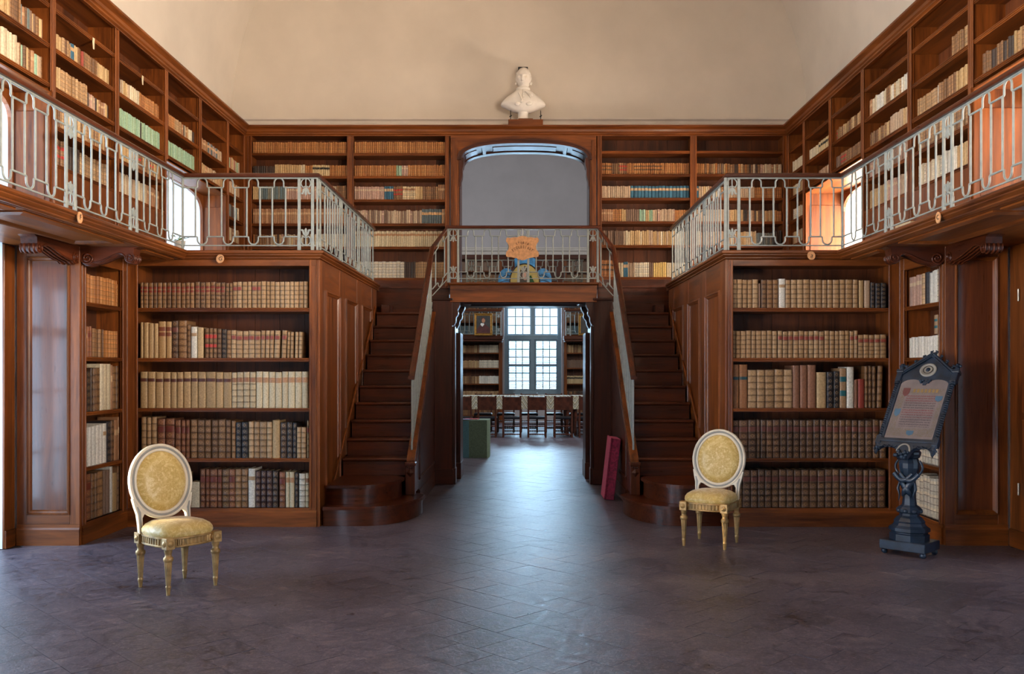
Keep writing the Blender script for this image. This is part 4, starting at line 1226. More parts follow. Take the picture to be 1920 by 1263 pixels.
r2 = [('vtan',108,150,556),('vtan',152,202,556),('vtan',203,256,566),('vtan',257,298,566),('vtanred',300,373,545),('vtanred',375,432,547),('calfr1',433,499,539),('calf',501,585,535),('calf',587,625,577),('white',628,688,599),('vtan',690,750,604),
      ('redlab',766,808,612),('redlab',809,848,612),('redlab',849,887,614),('calf',888,933,618),('dark',935,984,625),('calf',985,1028,632),('paler',1030,1079,632),('paler',1082,1144,641),('paler',1150,1202,641),('paler',1205,1263,637),('paler',1266,1324,640),
      ('paler',1326,1366,637,0.02),('paler',1370,1410,636,0.02),('paler',1414,1452,636,0.02),('paler',1458,1510,637,0.04),('paler',1530,1578,634,0.04),('pale',1585,1613,650,0.03),('pale',1620,1650,650,0.02),('pale',1668,1698,650,0.015),('pale',1705,1738,650,0.015)]
zoom_row(sc, 240, 500, r2, SHL[1], WL, 1, GL)
r3 = seq('vlabel', [117,195,273,350,424,487,552,628,697,778,877,952], 1036, 92) + seq('creamb', [1037,1088,1153,1217], 1277, 92) + seq('creaml', [1280,1345,1407,1472,1540,1600,1670,1738], 1806, 90)
zoom_row(sc, 240, 680, r3, SHL[2], WL, 2, GL)
r4 = seq('pale', [130,183,230], 286, 541) + [('mahog',288,366,560),('mahog',372,461,555)] + seq('mahog', [467,528,575], 617, 572) + seq('calf', [623,690,765], 829, 571) + seq('calf', [832,900,975], 1029, 571) + [('calf',1032,1073,578)] \
   + seq('black', [1075,1131], 1200, 596) + seq('pale', [1203,1257,1315,1387], 1441, 588) + [('vtan',1443,1516,574)] + seq('dark', [1522,1586], 1645, 593) + [('black',1646,1684,600),('pale',1686,1729,641),('pale',1732,1781,641),('paler',1788,1812,575)]
zoom_row(sc, 240, 680, r4, SHL[3], WL, 3, GL)
s2 = 5.4923
r5 = [('vtan',-440,-375,640),('calf',-372,-320,620),('calf',-318,-262,610),('mahog',-260,-205,615),('calf',-203,-140,612),('vtan',-136,-70,650),('vtan',-62,0,645),('cream',95,200,732),('mahog',190,243,600,-0.03),('mahog',247,288,600,-0.03),('mahog',288,366,601,-0.02),('mahog',368,415,600,-0.02),('calf',418,490,600,-0.01),('mahog',486,550,600),('calf',552,615,596,-0.01),('calf',617,680,596,-0.015),
      ('white',686,758,596,-0.02),('maroon',760,812,620,-0.015),('maroon',816,872,615),('maroon',876,934,615),('dark',936,995,616),('mahog',1006,1067,626),('creaml',1072,1111,628),('creaml',1114,1163,629),('dark',1168,1205,631),('whiteb',1210,1275,645),('creamb',1278,1318,640)]
r5 = [r for r in r5 if r[1] > -440]
r5[5] = ('vtan', -62, 40, 645); r5[6] = ('cream', 95, 186, 732)
r5[7] = ('mahog', 190, 243, 600, 0.0)
zoom_row(s2, 340, 770, [(a[0], a[1], a[2], a[3]) for a in r5], SHL[4], WL, 4, GL, True)
s3 = 5.8182
q1 = seq('pale', [70,132,188,243,297], 362, 138) + [('dkpaper',364,386,184)] + seq('calf', [393,455,521], 583, 140) + [('white',586,655,130)] + seq('pale', [657,718,785,853,928,990,1060,1115,1175,1250,1315,1395], 1455, 140) + [('vtan',1460,1512,148),('paper',1518,1581,149),('black',1586,1636,170),('black',1640,1698,178),('black',1700,1761,178)]
zoom_row(s3, 1360, 500, q1, SHL[0], WR, 0, GR)
q2 = seq('pale', [68,118,173,230,285,337,397,457,515], 570, 697) + seq('paler', [575,628,688,743,803,862,912,970,1025], 1083, 700) + seq('pale', [1085,1140,1196,1246,1308], 1358, 697) + seq('paler', [1360,1408], 1449, 698) + seq('paler', [1450,1511,1572,1630,1692], 1761, 740)
zoom_row(s3, 1360, 500, q2, SHL[1], WR, 1, GR)
q3 = [('bluelab',68,151,78),('bluelab',155,244,76)] + seq('pale', [250,348,437,540,640], 737, 131) + seq('plainb', [739,818,902], 994, 83) + [('vtan',1000,1102,160),('black',1110,1181,156),('black',1183,1249,152),('teallab',1251,1326,118),('whitep',1328,1405,103),('plainb',1409,1448,242),('red',1450,1518,236)] + seq('calf', [1521,1562,1606], 1650, 92) + [('calf',1655,1712,92,0.03)]
zoom_row(s3, 1360, 670, q3, SHL[2], WR, 2, GR)
q4 = seq('calfr1', [72,152,252,343,388,449,520,600,675,742,818,887,960,1037,1100,1175,1245,1314,1383,1454,1530,1612,1686], 1761, 680)
zoom_row(s3, 1360, 670, q4, SHL[3], WR, 3, GR)
s4 = 5.4903
q5 = seq('calfr1', [-35,18,70,155,228,300,370,447,523,600,676,758,842,920,996,1072,1147,1235,1314,1374,1460], 1546, 606)
zoom_row(s4, 1380, 770, q5, SHL[4], WR, 4, GR, True)
# three lower rows of the narrow side bookcase on the left wall
ML = Matrix.Translation((XL, YS, 0)) @ Matrix.Rotation(pi/2, 4, 'Z')
def side_row(sc_, x0, items, zsh, row):
    n = len(items)
    yy = lambda q: 3.805*FPX/(980-(q/sc_ + x0)) - YS
    for i, (st, xa, xb, h) in enumerate(items):
        a, c = max(yy(xa), 0.073), min(yy(xb), D0-YS-0.098)
        lab = '%s, %s from left, %s, narrow left bookcase' % (STY[st][3], ordinal(i+1), ROWN[row])
        one_book(st, ML, (a+c)/2, 0.03, zsh+0.0005, max(0.014, c-a-0.002), 0.2, h, 0.0, lab, 'old bindings in the narrow left bookcase')
side_row(4.858, 140, [('calf',66,86,.355),('calf',88,109,.355),('dark',111,152,.355),('dark',154,176,.38),('calf',178,196,.38),('calf',198,236,.385),('cream',238,272,.42),('cream',275,304,.42),('cream',306,333,.42),('brownp',335,350,.41),('calf',352,383,.40),('calf',386,438,.40),('calf',441,470,.40)], SIDE_SH[2], 2)
side_row(4.21, 140, [('vtan',65,76,.345),('whitep',78,116,.34),('whitep',117,144,.34),('whitep',146,175,.345),('whitep',177,203,.35),('whitep',205,228,.35),('white',229,256,.355),('black',258,291,.37),('calf',293,317,.375),('brownp',319,346,.375),('brownp',349,379,.40)], SIDE_SH[3], 3)
side_row(4.21, 140, [('mahog',66,91,.385),('mahog',93,134,.405),('calf',139,166,.40),('calf',168,187,.40),('calf',189,230,.405),('dkpaper',233,257,.40),('dkpaper',259,283,.395),('whitep',285,303,.42),('vtan',306,340,.355),('calf',343,374,.41),('calf',377,400,.405)], SIDE_SH[4], 4)

# all the other rows: one mass of bindings with real spines, boards and tops
MV, MF, MC = [], [], []
def mass_book(Mx, x0, x1, y, z, h, dep, style, tilt=0.0):
    cols, gilt, lab, look = STY[style]
    c = rb.choice(cols); f = rb.uniform(0.86, 1.1); c = (c[0]*f, c[1]*f, c[2]*f)
    dk = (c[0]*0.45, c[1]*0.42, c[2]*0.40); gd = (c[0]*1.25, c[1]*1.2, c[2]*1.1)
    lv = [(0.0, c)]
    if gilt:
        lv = []
        for k in range(6):
            lv += [((k+0.0)/6, dk), ((k+0.13)/6, gd if k % 2 else c), ((k+0.55)/6, c)]
    def colat(z_):
        if lab:
            for a, e in lab[1]:
                if a <= z_ < e: return lab[0][:3]
        cc = lv[0][1]
        for a, q in lv:
            if z_ >= a-1e-6: cc = q
        return cc
    brk = sorted({a for a, _ in lv} | ({e for p in lab[1] for e in p} if lab else set()) | {0.0, 1.0})
    w = x1-x0; xs = (x0, x0+0.24*w, x1-0.24*w, x1); ys = (y+0.22*min(w, 0.04), y, y, y+0.22*min(w, 0.04))
    b0 = len(MV)
    for zz in brk:
        for xx, yy in zip(xs, ys): MV.append(tuple(Mx @ Vector((xx + tilt*zz*h, yy, z+zz*h))))
    for i in range(len(brk)-1):
        q = colat(brk[i]+1e-4)
        for k in range(3):
            a = b0+i*4+k; MF.append((a, a+1, a+5, a+4)); MC.append(q)
    t = len(MV); top = b0+(len(brk)-1)*4
    for xx, zz in ((x0, 0), (x1, 0), (x0, 1), (x1, 1)): MV.append(tuple(Mx @ Vector((xx+tilt*zz*h, y+dep, z+zz*h))))
    MF.append((b0, top, t+2, t)); MC.append(c); MF.append((b0+3, t+1, t+3, top+3)); MC.append(c)
    MF.append((top, top+1, top+2, top+3, t+3, t+2)); MC.append((0.42, 0.36, 0.25))
NM = [0]
def fill(Mx, xa, xb, z, segs, y=0.035, dep=0.17, wr=(0.026, 0.044)):
    x = xa; tot = xb-xa
    for seg in segs:
        fr, st, h = seg[:3]; wa, wb = seg[3] if len(seg) > 3 else wr
        e = x + tot*fr
        while x < e-0.010:
            w = min(rb.uniform(wa, wb), e-x)
            if e-x-w < 0.012: w = e-x
            if st:
                s = rb.choice(st) if isinstance(st, list) else st
                hh = h*(rb.uniform(0.97, 1.02) if not isinstance(st, list) else rb.uniform(0.93, 1.03))
                mass_book(Mx, x+0.0008, x+w-0.0012, y+rb.uniform(0, 0.012), z+0.0005, hh, dep, s)
                NM[0] += 1
            x += w
        x = e
ID = lambda x, y: Matrix.Translation((x, y, 0))
# end wall, left
TH = (0.022, 0.034)
mx = ID(0, DB)
a0, a1 = BLB[0]+0.06, BLB[1]-0.045; c0, c1 = BLB[1]+0.045, BLB[2]-0.06
rowsL1 = [[(1, 'orange', .155)], [(.23, 'dark', .14), (.27, 'vtan', .16), (.05, 'cream', .16), (.08, 'orange', .15), (.18, 'vblack', .155), (.19, 'orange', .15)],
          [(.06, 'vtan', .18), (.28, 'bluegr', .185), (.34, 'pinkp', .18), (.2, 'paper', .19), (.12, 'calf', .19)], [(1, 'brownp', .205)],
          [(.3, MIXB, .17), (.35, MIXP, .17), (.35, MIXL, .18)], [(.4, 'cream', .2), (.6, MIXL, .2)]]
rowsL2 = [[(1, 'orange', .158)], [(.46, 'orange', .15), (.06, 'green', .15), (.07, 'pinkp', .15), (.41, 'orange', .155)],
          [(.33, 'pinkp', .18), (.10, 'blue', .185), (.10, 'redlab', .185), (.14, 'creamb', .18), (.08, 'vtan', .18), (.17, 'calf', .18), (.08, 'brownp', .205)],
          [(.74, ['dkpaper', 'paper', 'pinkp', 'paper'], .185), (.22, 'slate', .20), (.04, 'brownp', .20)], [(1, 'creaml', .215)],
          [(.55, 'whiteb', .225, (.04, .055)), (.12, 'dark', .22), (.33, 'pale', .22)]]
for z, r in zip(BLZ, rowsL1): fill(mx, a0, a1, z, r, wr=TH)
for z, r in zip(BLZ, rowsL2): fill(mx, c0, c1, z, r, wr=TH)
a0, a1 = BRB[0]+0.06, BRB[1]-0.045; c0, c1 = BRB[1]+0.045, BRB[2]-0.06
rowsR1 = [None, [(.12, 'calfblk', .155), (.08, 'calf', .155), (.09, 'redlab', .155), (.08, 'orange', .155), (.32, 'calfblk', .155), (.31, 'orange', .155)],
          [(.33, 'paper', .165), (.67, 'blue', .168, (.044, .05))],
          [(.13, 'brownp', .17), (.1, 'orange', .17), (.05, 'vtan', .17), (.15, 'dkpaper', .17), (.07, 'green', .165), (.04, 'vtan', .16), (.04, 'green', .16), (.25, ['paper', 'pinkp', 'paper'], .17), (.17, 'orange', .16)],
          [(.25, 'dkpaper', .20), (.55, ['vtan', 'paper', 'cream'], .20), (.2, ['dkpaper', 'vtan', 'cream'], .195)],
          [(.17, 'calfblk', .23), (.08, 'cream', .2), (.05, 'blue', .21), (.08, 'paper', .2), (.16, 'whiteb', .2), (.05, 'dkpaper', .2), (.15, 'yellow', .2), (.26, 'cream', .2)]]
rowsR2 = [None, [(.1, 'orange', .15), (.3, ['dkpaper', 'vtan', 'calf', 'orange'], .15), (.35, MIXB, .14), (.25, MIXP, .14)], [(.03, 'blue', .165), (.3, MIXP, .165), (.35, 'paper', .16), (.32, 'orange', .15)],
          [(.4, 'paper', .165), (.15, 'vtan', .165), (.15, MIXB, .16), (.3, ['orange', 'vtan', 'calf'], .155)], [(.4, MIXP, .19), (.3, ['vtan', 'pinkp', 'cream'], .19), (.2, 'bluegr', .17), (.1, 'dark', .2)],
          [(.5, MIXL, .2), (.5, MIXP, .2)]]
for z, r in zip(BRZ, rowsR1):
    if r: fill(mx, a0, a1, z, r, wr=TH)
for z, r in zip(BRZ, rowsR2):
    if r: fill(mx, c0, c1, z, r, wr=TH)
# side walls, gallery level
def upfill(sg, i, rows):
    Z = UP_L if sg < 0 else UP_R; y0, y1 = UB[i], UB[i+1]
    if sg < 0: mm = Matrix.Translation((XL, y0, 0)) @ Matrix.Rotation(pi/2, 4, 'Z')
    else: mm = Matrix.Translation((XR, y1, 0)) @ Matrix.Rotation(-pi/2, 4, 'Z')
    for k, r in rows.items(): fill(mm, 0.035, y1-y0-0.035, Z[k], r, y=0.05, dep=0.17, wr=(0.024, 0.044))
upfill(-1, 0, dict(B=[(1, 'vtan', .21)], C=[(1, MIXL, .22)]))
upfill(-1, 1, dict(B=[(.5, 'vtan', .22), (.15, 'calf', .21), (.35, ['vtan', 'bluegr', 'brownp', 'dkpaper', 'calf'], .19)], C=[(.2, 'calf', .23), (.4, 'cream', .235), (.4, ['brownp', 'green', 'vtan', 'calf', 'paper'], .20)]))
upfill(-1, 2, dict(B=[(.34, ['vtan', 'calf', 'pale'], .16), (.06, 'blue', .165), (.05, 'vtan', .165), (.1, ['red', 'calf'], .17), (.25, 'calf', .17), (.2, 'vtan', .165)], C=[(.06, 'dark', .2), (.12, 'vtan', .205), (.44, 'pale', .205), (.38, ['vtan', 'dark', 'paper', 'brownp', 'pinkp'], .15)],
                   D=[(1, ['pale', 'vtan', 'calf'], .17)], E=[(.1, 'vtan', .24), (.2, 'redlab', .23), (.2, 'dark', .22), (.5, 'pale', .21)]))
upfill(-1, 3, dict(B=[(.06, 'whitep', .165), (.1, 'black', .165), (.24, ['vtan', 'paper', 'cream'], .165), (.14, 'cream', .17), (.46, 'orange', .17)], C=[(.55, 'green', .20, (.018, .03)), (.04, 'dark', .19), (.41, 'green', .2, (.02, .034))], D=[(.5, 'vtan', .17), (.5, ['redlab', 'calf', 'vtan'], .17)], E=[(.7, ['cream', 'paper', 'cream'], .21), (.3, 'brownp', .21)]))
upfill(-1, 4, dict(B=[(.38, 'orange', .165), (.22, 'pale', .165), (.4, ['cream', 'dark', 'vtan', 'brownp'], .16)], C=[(1, 'green', .19, (.016, .03))]))
upfill(-1, 5, dict(B=[(.4, 'brownp', .16), (.4, ['slate', 'pinkp'], .165), (.2, 'paper', .16)], C=[(.15, 'green', .18), (.85, ['brownp', 'paper', 'vtan'], .18)]))
upfill(-1, 6, dict(B=[(1, ['paper', 'red', 'vtan', 'green', 'cream'], .18)], C=[(1, MIXP, .18)], D=[(1, ['cream', 'dark', 'brownp', 'bluegr'], .19)], E=[(1, MIXP, .2)]))
upfill(1, 0, dict(C=[(1, 'calf', .2)]))
upfill(1, 1, dict(C=[(.04, None, 0), (.5, ['calf', 'dark', 'pale', 'calf'], .19), (.46, ['calf', 'pale', 'vtan'], .2)]))
upfill(1, 2, dict(B=[(.62, None, 0), (.38, ['calf', 'pale'], .2)], C=[(.36, 'pale', .18), (.03, 'whitep', .19), (.31, 'calf', .2), (.3, 'vtan', .2)], D=[(1, ['calf', 'pale'], .2)], E=[(.5, ['cream', 'paper', 'whiteb'], .21), (.2, 'whitep', .22), (.3, 'vtan', .21)]))
upfill(1, 3, dict(B=[(.06, 'brownp', .2), (.34, ['cream', 'whitep'], .2), (.1, 'calf', .2), (.5, ['cream', 'whitep', 'pale'], .19)], C=[(.5, ['calf', 'vtan', 'calf'], .17), (.27, 'paper', .2), (.23, ['vtan', 'paper'], .19)], D=[(1, ['dkpaper', 'paper', 'pinkp'], .19)], E=[(.4, 'vtan', .21), (.6, ['paper', 'cream', 'pinkp'], .22)]))
upfill(1, 4, dict(B=[(.06, 'redlab', .15), (.94, ['calf', 'pale', 'vtan', 'calf'], .16)], C=[(.15, 'dkpaper', .16), (.2, 'redlab', .165), (.5, 'calf', .16), (.15, ['paper', 'bluegr'], .19)]))
upfill(1, 5, dict(B=[(.4, 'cream', .155), (.6, 'vblack', .165)], C=[(.4, None, 0), (.6, ['calf', 'paper', 'brownp'], .14)]))
upfill(1, 6, dict(B=[(1, 'cream', .17)], C=[(1, MIXL, .16)], D=[(1, MIXL, .17)], E=[(1, MIXP, .18)]))
# lower side bookcases: the two top rows on the left, all of the right one
fill(ML, 0.065, D0-YS-0.09, SIDE_SH[0], [(.07, 'orange', .26), (.03, None, 0), (.85, 'orange', .25), (.05, 'orange', .21)], wr=(0.05, 0.07))
fill(ML, 0.065, D0-YS-0.09, SIDE_SH[1], [(.3, ['calf', 'brownp', 'mahog'], .265), (.28, 'calf', .255), (.42, 'orange', .25)], wr=(0.045, 0.07))
MR = Matrix.Translation((XR, D0, 0)) @ Matrix.Rotation(-pi/2, 4, 'Z')
LR = D0-YS
fill(MR, 0.095, LR-0.065, SIDE_SH[0], [(.38, 'pinkp', .28), (.08, 'pale', .28), (.12, 'black', .29), (.22, 'whitep', .285), (.2, 'whiteb', .29)], wr=(0.05, 0.075))
fill(MR, 0.095, LR-0.065, SIDE_SH[1], [(.80, 'whitep', .19), (.1, 'whiteb', .2), (.1, 'black', .2)], wr=(0.05, 0.075))
fill(MR, 0.095, LR-0.065, SIDE_SH[1]+0.205, [(.72, None, 0), (.1, 'teallab', .17), (.1, 'whiteb', .17), (.08, 'bluegr', .17)], wr=(0.05, 0.07))
fill(MR, 0.095, LR-0.065, SIDE_SH[2], [(.1, 'cream', .3), (.9, 'whiteb', .32)], wr=(0.05, 0.075))
fill(MR, 0.095, LR-0.065, SIDE_SH[3], [(.2, 'cream', .3), (.8, 'whiteb', .34)], wr=(0.05, 0.075))
fill(MR, 0.095, LR-0.065, SIDE_SH[4], [(.05, 'cream', .3), (.95, 'whiteb', .36)], wr=(0.05, 0.075))
def finish_mass():
    me = bpy.data.meshes.new('books'); me.from_pydata(MV, [], MF)
    at = me.color_attributes.new('tint', 'FLOAT_COLOR', 'CORNER')
    arr = []
    for f, c in zip(MF, MC): arr += [c[0], c[1], c[2], 1.0]*len(f)
    at.data.foreach_set('color', arr); me.update()
    o = link('books', me, 'bookmass')
    tag(o, 'remaining old bindings on the gallery shelves, end wall and distant cases', 'books', None, 'stuff')
# ---------------------------------------------------------------- gilt oval-back chairs
_A, _L = [], [0.0]
for _i in range(3001):
    _a = 2*pi*_i/3000; _c, _s = cos(_a), sin(_a)
    _A.append((_a, 0.200*math.copysign(abs(_c)**0.62, _c), 0.205*math.copysign(abs(_s)**0.62, _s)))
    if _i: _L.append(_L[-1] + hypot(_A[-1][1]-_A[-2][1], _A[-1][2]-_A[-2][2]))
import bisect
def AP(u): return _A[min(3000, bisect.bisect_left(_L, (u % 1.0)*_L[-1]))][0]
def chair(label, loc, rz):
    t = thing('oval_back_chair', label, 'chair', loc, rz, 'pair of gilt oval-back chairs')
    HWF, HWB, HD = 0.178, 0.168, 0.182        # half spacing of the legs
    legs = [(-HWF, -HD), (HWF, -HD), (-HWB, HD), (HWB, HD)]
    prof = [(0.012, 0.0), (0.013, 0.02), (0.017, 0.05), (0.019, 0.058), (0.015, 0.062), (0.016, 0.07), (0.0165, 0.075)]
    for x, y in legs:
        b = MB()
        b.lathe(prof, x, y, 12)
        n = 24; v = []                       # fluted, tapering shaft
        zs = [0.075, 0.12, 0.18, 0.222]; rs = [0.0165, 0.019, 0.023, 0.026]
        for z, r in zip(zs, rs):
            for k in range(n):
                a = 2*pi*k/n; q = r*(0.86 if k % 3 == 1 else 1.0) if 0.08 < z < 0.22 else r*(0.9 if k % 3 == 1 else 1.0); v.append((x+q*cos(a), y+q*sin(a), z))
        b.add(v, [(i*n+k, i*n+(k+1) % n, (i+1)*n+(k+1) % n, (i+1)*n+k) for i in range(3) for k in range(n)])
        b.lathe([(0.026, 0.222), (0.031, 0.228), (0.033, 0.240), (0.031, 0.252), (0.022, 0.258), (0.0215, 0.275), (0.024, 0.282), (0.027, 0.292), (0.027, 0.306)], x, y, 16)
        part('leg', b, 'gilt', t)
        c = MB().box(x-0.031, x+0.031, y-0.031, y+0.031, 0.304, 0.380, 0.003)
        blk = part('corner_block', c, 'gilt', t)
        r_ = MB()
        for dx, dy in ((0, -1), (1, 0), (-1, 0), (0, 1)):
            st = len(r_.v)
            r_.lathe([(0.021, 0.0), (0.021, 0.004), (0.015, 0.004), (0.010, 0.009), (0.004, 0.010), (0.0005, 0.012)], 0, 0, 12)
            zax = Vector((dx, dy, 0)); rot = Vector((0, 0, 1)).rotation_difference(zax).to_matrix().to_4x4()
            r_.xf(Matrix.Translation((x+dx*0.030, y+dy*0.030, 0.342)) @ rot, st)
        part('rosette', r_, 'gilt', blk)
    # bowed fluted apron, points spaced evenly along the seat outline
    def plan(u, grow=0.0):
        """closed rounded plan of the seat, u in 0..1"""
        a = AP(u); c, s_ = cos(a), sin(a); e = 0.62
        return ((0.200+grow)*math.copysign(abs(c)**e, c), (0.205+grow)*math.copysign(abs(s_)**e, s_))
    n = 192
    b = MB(); v = []
    for g, z in ((-0.012, 0.308), (0.0, 0.308), (0.004, 0.312), (0.004, 0.318), (0.0, 0.322)):
        v += [(*plan(k/n, g), z) for k in range(n)]
    for g0, z in ((0, 0.322), (0, 0.362)):
        v += [(*plan(k/n, -0.005 if (k//2) % 2 else 0.001), z) for k in range(n)]
    for g, z in ((0.0, 0.362), (0.005, 0.366), (0.005, 0.374), (0.0, 0.378), (-0.03, 0.380)):
        v += [(*plan(k/n, g), z) for k in range(n)]
    m = len(v)//n
    b.add(v, [(i*n+k, i*n+(k+1) % n, (i+1)*n+(k+1) % n, (i+1)*n+k) for i in range(m-1) for k in range(n)])
    part('apron', b, 'gilt', t)
    # domed silk seat
    b = MB(); n = 40; v = []
    rings = [(0.000, 0.378, 1.0), (0.006, 0.392, 1.0), (0.004, 0.412, 1.0), (-0.012, 0.436, 1.0), (-0.045, 0.456, 1), (-0.095, 0.468, 1), (-0.15, 0.474, 1), (-0.198, 0.476, 1)]
    for g, z, _ in rings: v += [(*plan(k/n, g), z) for k in range(n)]
    b.add(v, [(i*n+k, i*n+(k+1) % n, (i+1)*n+(k+1) % n, (i+1)*n+k) for i in range(len(rings)-1) for k in range(n)] + [tuple(range((len(rings)-1)*n, len(rings)*n))], True)
    part('seat_cushion', b, 'damask', t)
    # oval back, tilted
    til = radians(9); R = Matrix.Translation((0, HD-0.015, 0.455)) @ Matrix.Rotation(-til, 4, 'X')
    cz, A, B = 0.262, 0.238, 0.262
    def oval(f, ra, y): return [((A-ra)*cos(2*pi*k/f), y, cz + (B-ra)*sin(2*pi*k/f)) for k in range(f)]
    def oring(secs, f=56):
        bb = MB(); v = []
        for ra, y in secs: v += oval(f, ra, y)
        k_ = len(secs)
        bb.add(v, [(i*f+k, i*f+(k+1) % f, ((i+1) % k_)*f+(k+1) % f, ((i+1) % k_)*f+k) for i in range(k_) for k in range(f)], True); return bb
    fr = oring([(0.0, 0.014), (0.0, -0.008), (0.004, -0.016), (0.014, -0.017), (0.018, -0.012), (0.036, -0.010), (0.042, -0.014), (0.050, -0.013), (0.054, -0.004), (0.054, 0.014)]).xf(R)
    f0 = part('back_frame', fr, 'cream', t)
    part('painted_line', oring([(0.019, -0.011), (0.019, -0.0128), (0.034, -0.0118), (0.034, -0.009)]).xf(R), 'grey_line', f0, label='grey painted line on the oval frame')
    b = MB(); f = 48; v = []; rr = [(0.050, -0.004), (0.062, -0.018), (0.085, -0.030), (0.13, -0.041), (0.18, -0.046), (0.225, -0.047)]
    for ra, y in rr: v += oval(f, ra, y)
    b.add(v, [(i*f+k, i*f+(k+1) % f, (i+1)*f+(k+1) % f, (i+1)*f+k) for i in range(len(rr)-1) for k in range(f)] + [tuple(range((len(rr)-1)*f, len(rr)*f))], True)
    part('back_pad', b.xf(R), 'damask', t)
    b = MB().ext([((A-0.05)*cos(2*pi*k/40), cz+(B-0.05)*sin(2*pi*k/40)) for k in range(40)], 'xz', 0.006, 0.02).xf(R)
    part('back_cover', b, 'cream', t)
    for s in (-1, 1):
        o = [(0.160, -0.085), (0.196, -0.085), (0.196, -0.02), (0.200, 0.05), (0.214, 0.10), (0.226, 0.16), (0.205, 0.155), (0.178, 0.110), (0.150, 0.065), (0.128, 0.042), (0.150, 0.046), (0.166, 0.02), (0.168, -0.03)]
        b = MB().ext([(s*x, z) for x, z in o], 'xz', -0.012, 0.016).xf(R)
        sp = part('back_support', b, 'cream', t)
        o2 = [(0.176, -0.06), (0.188, -0.06), (0.189, -0.01), (0.192, 0.05), (0.202, 0.10), (0.192, 0.100), (0.174, 0.058), (0.176, 0.01)]
        part('painted_line', MB().ext([(s*x, z) for x, z in o2], 'xz', -0.0135, -0.010).xf(R), 'grey_line', sp)
chair('gilt oval-back chair in yellow damask before the left bookcase, turned right', (-2.387, 6.270, 0), radians(52.2))
chair('gilt oval-back chair in yellow damask beside the right staircase steps', (1.618, 7.785, 0), radians(-30.2))

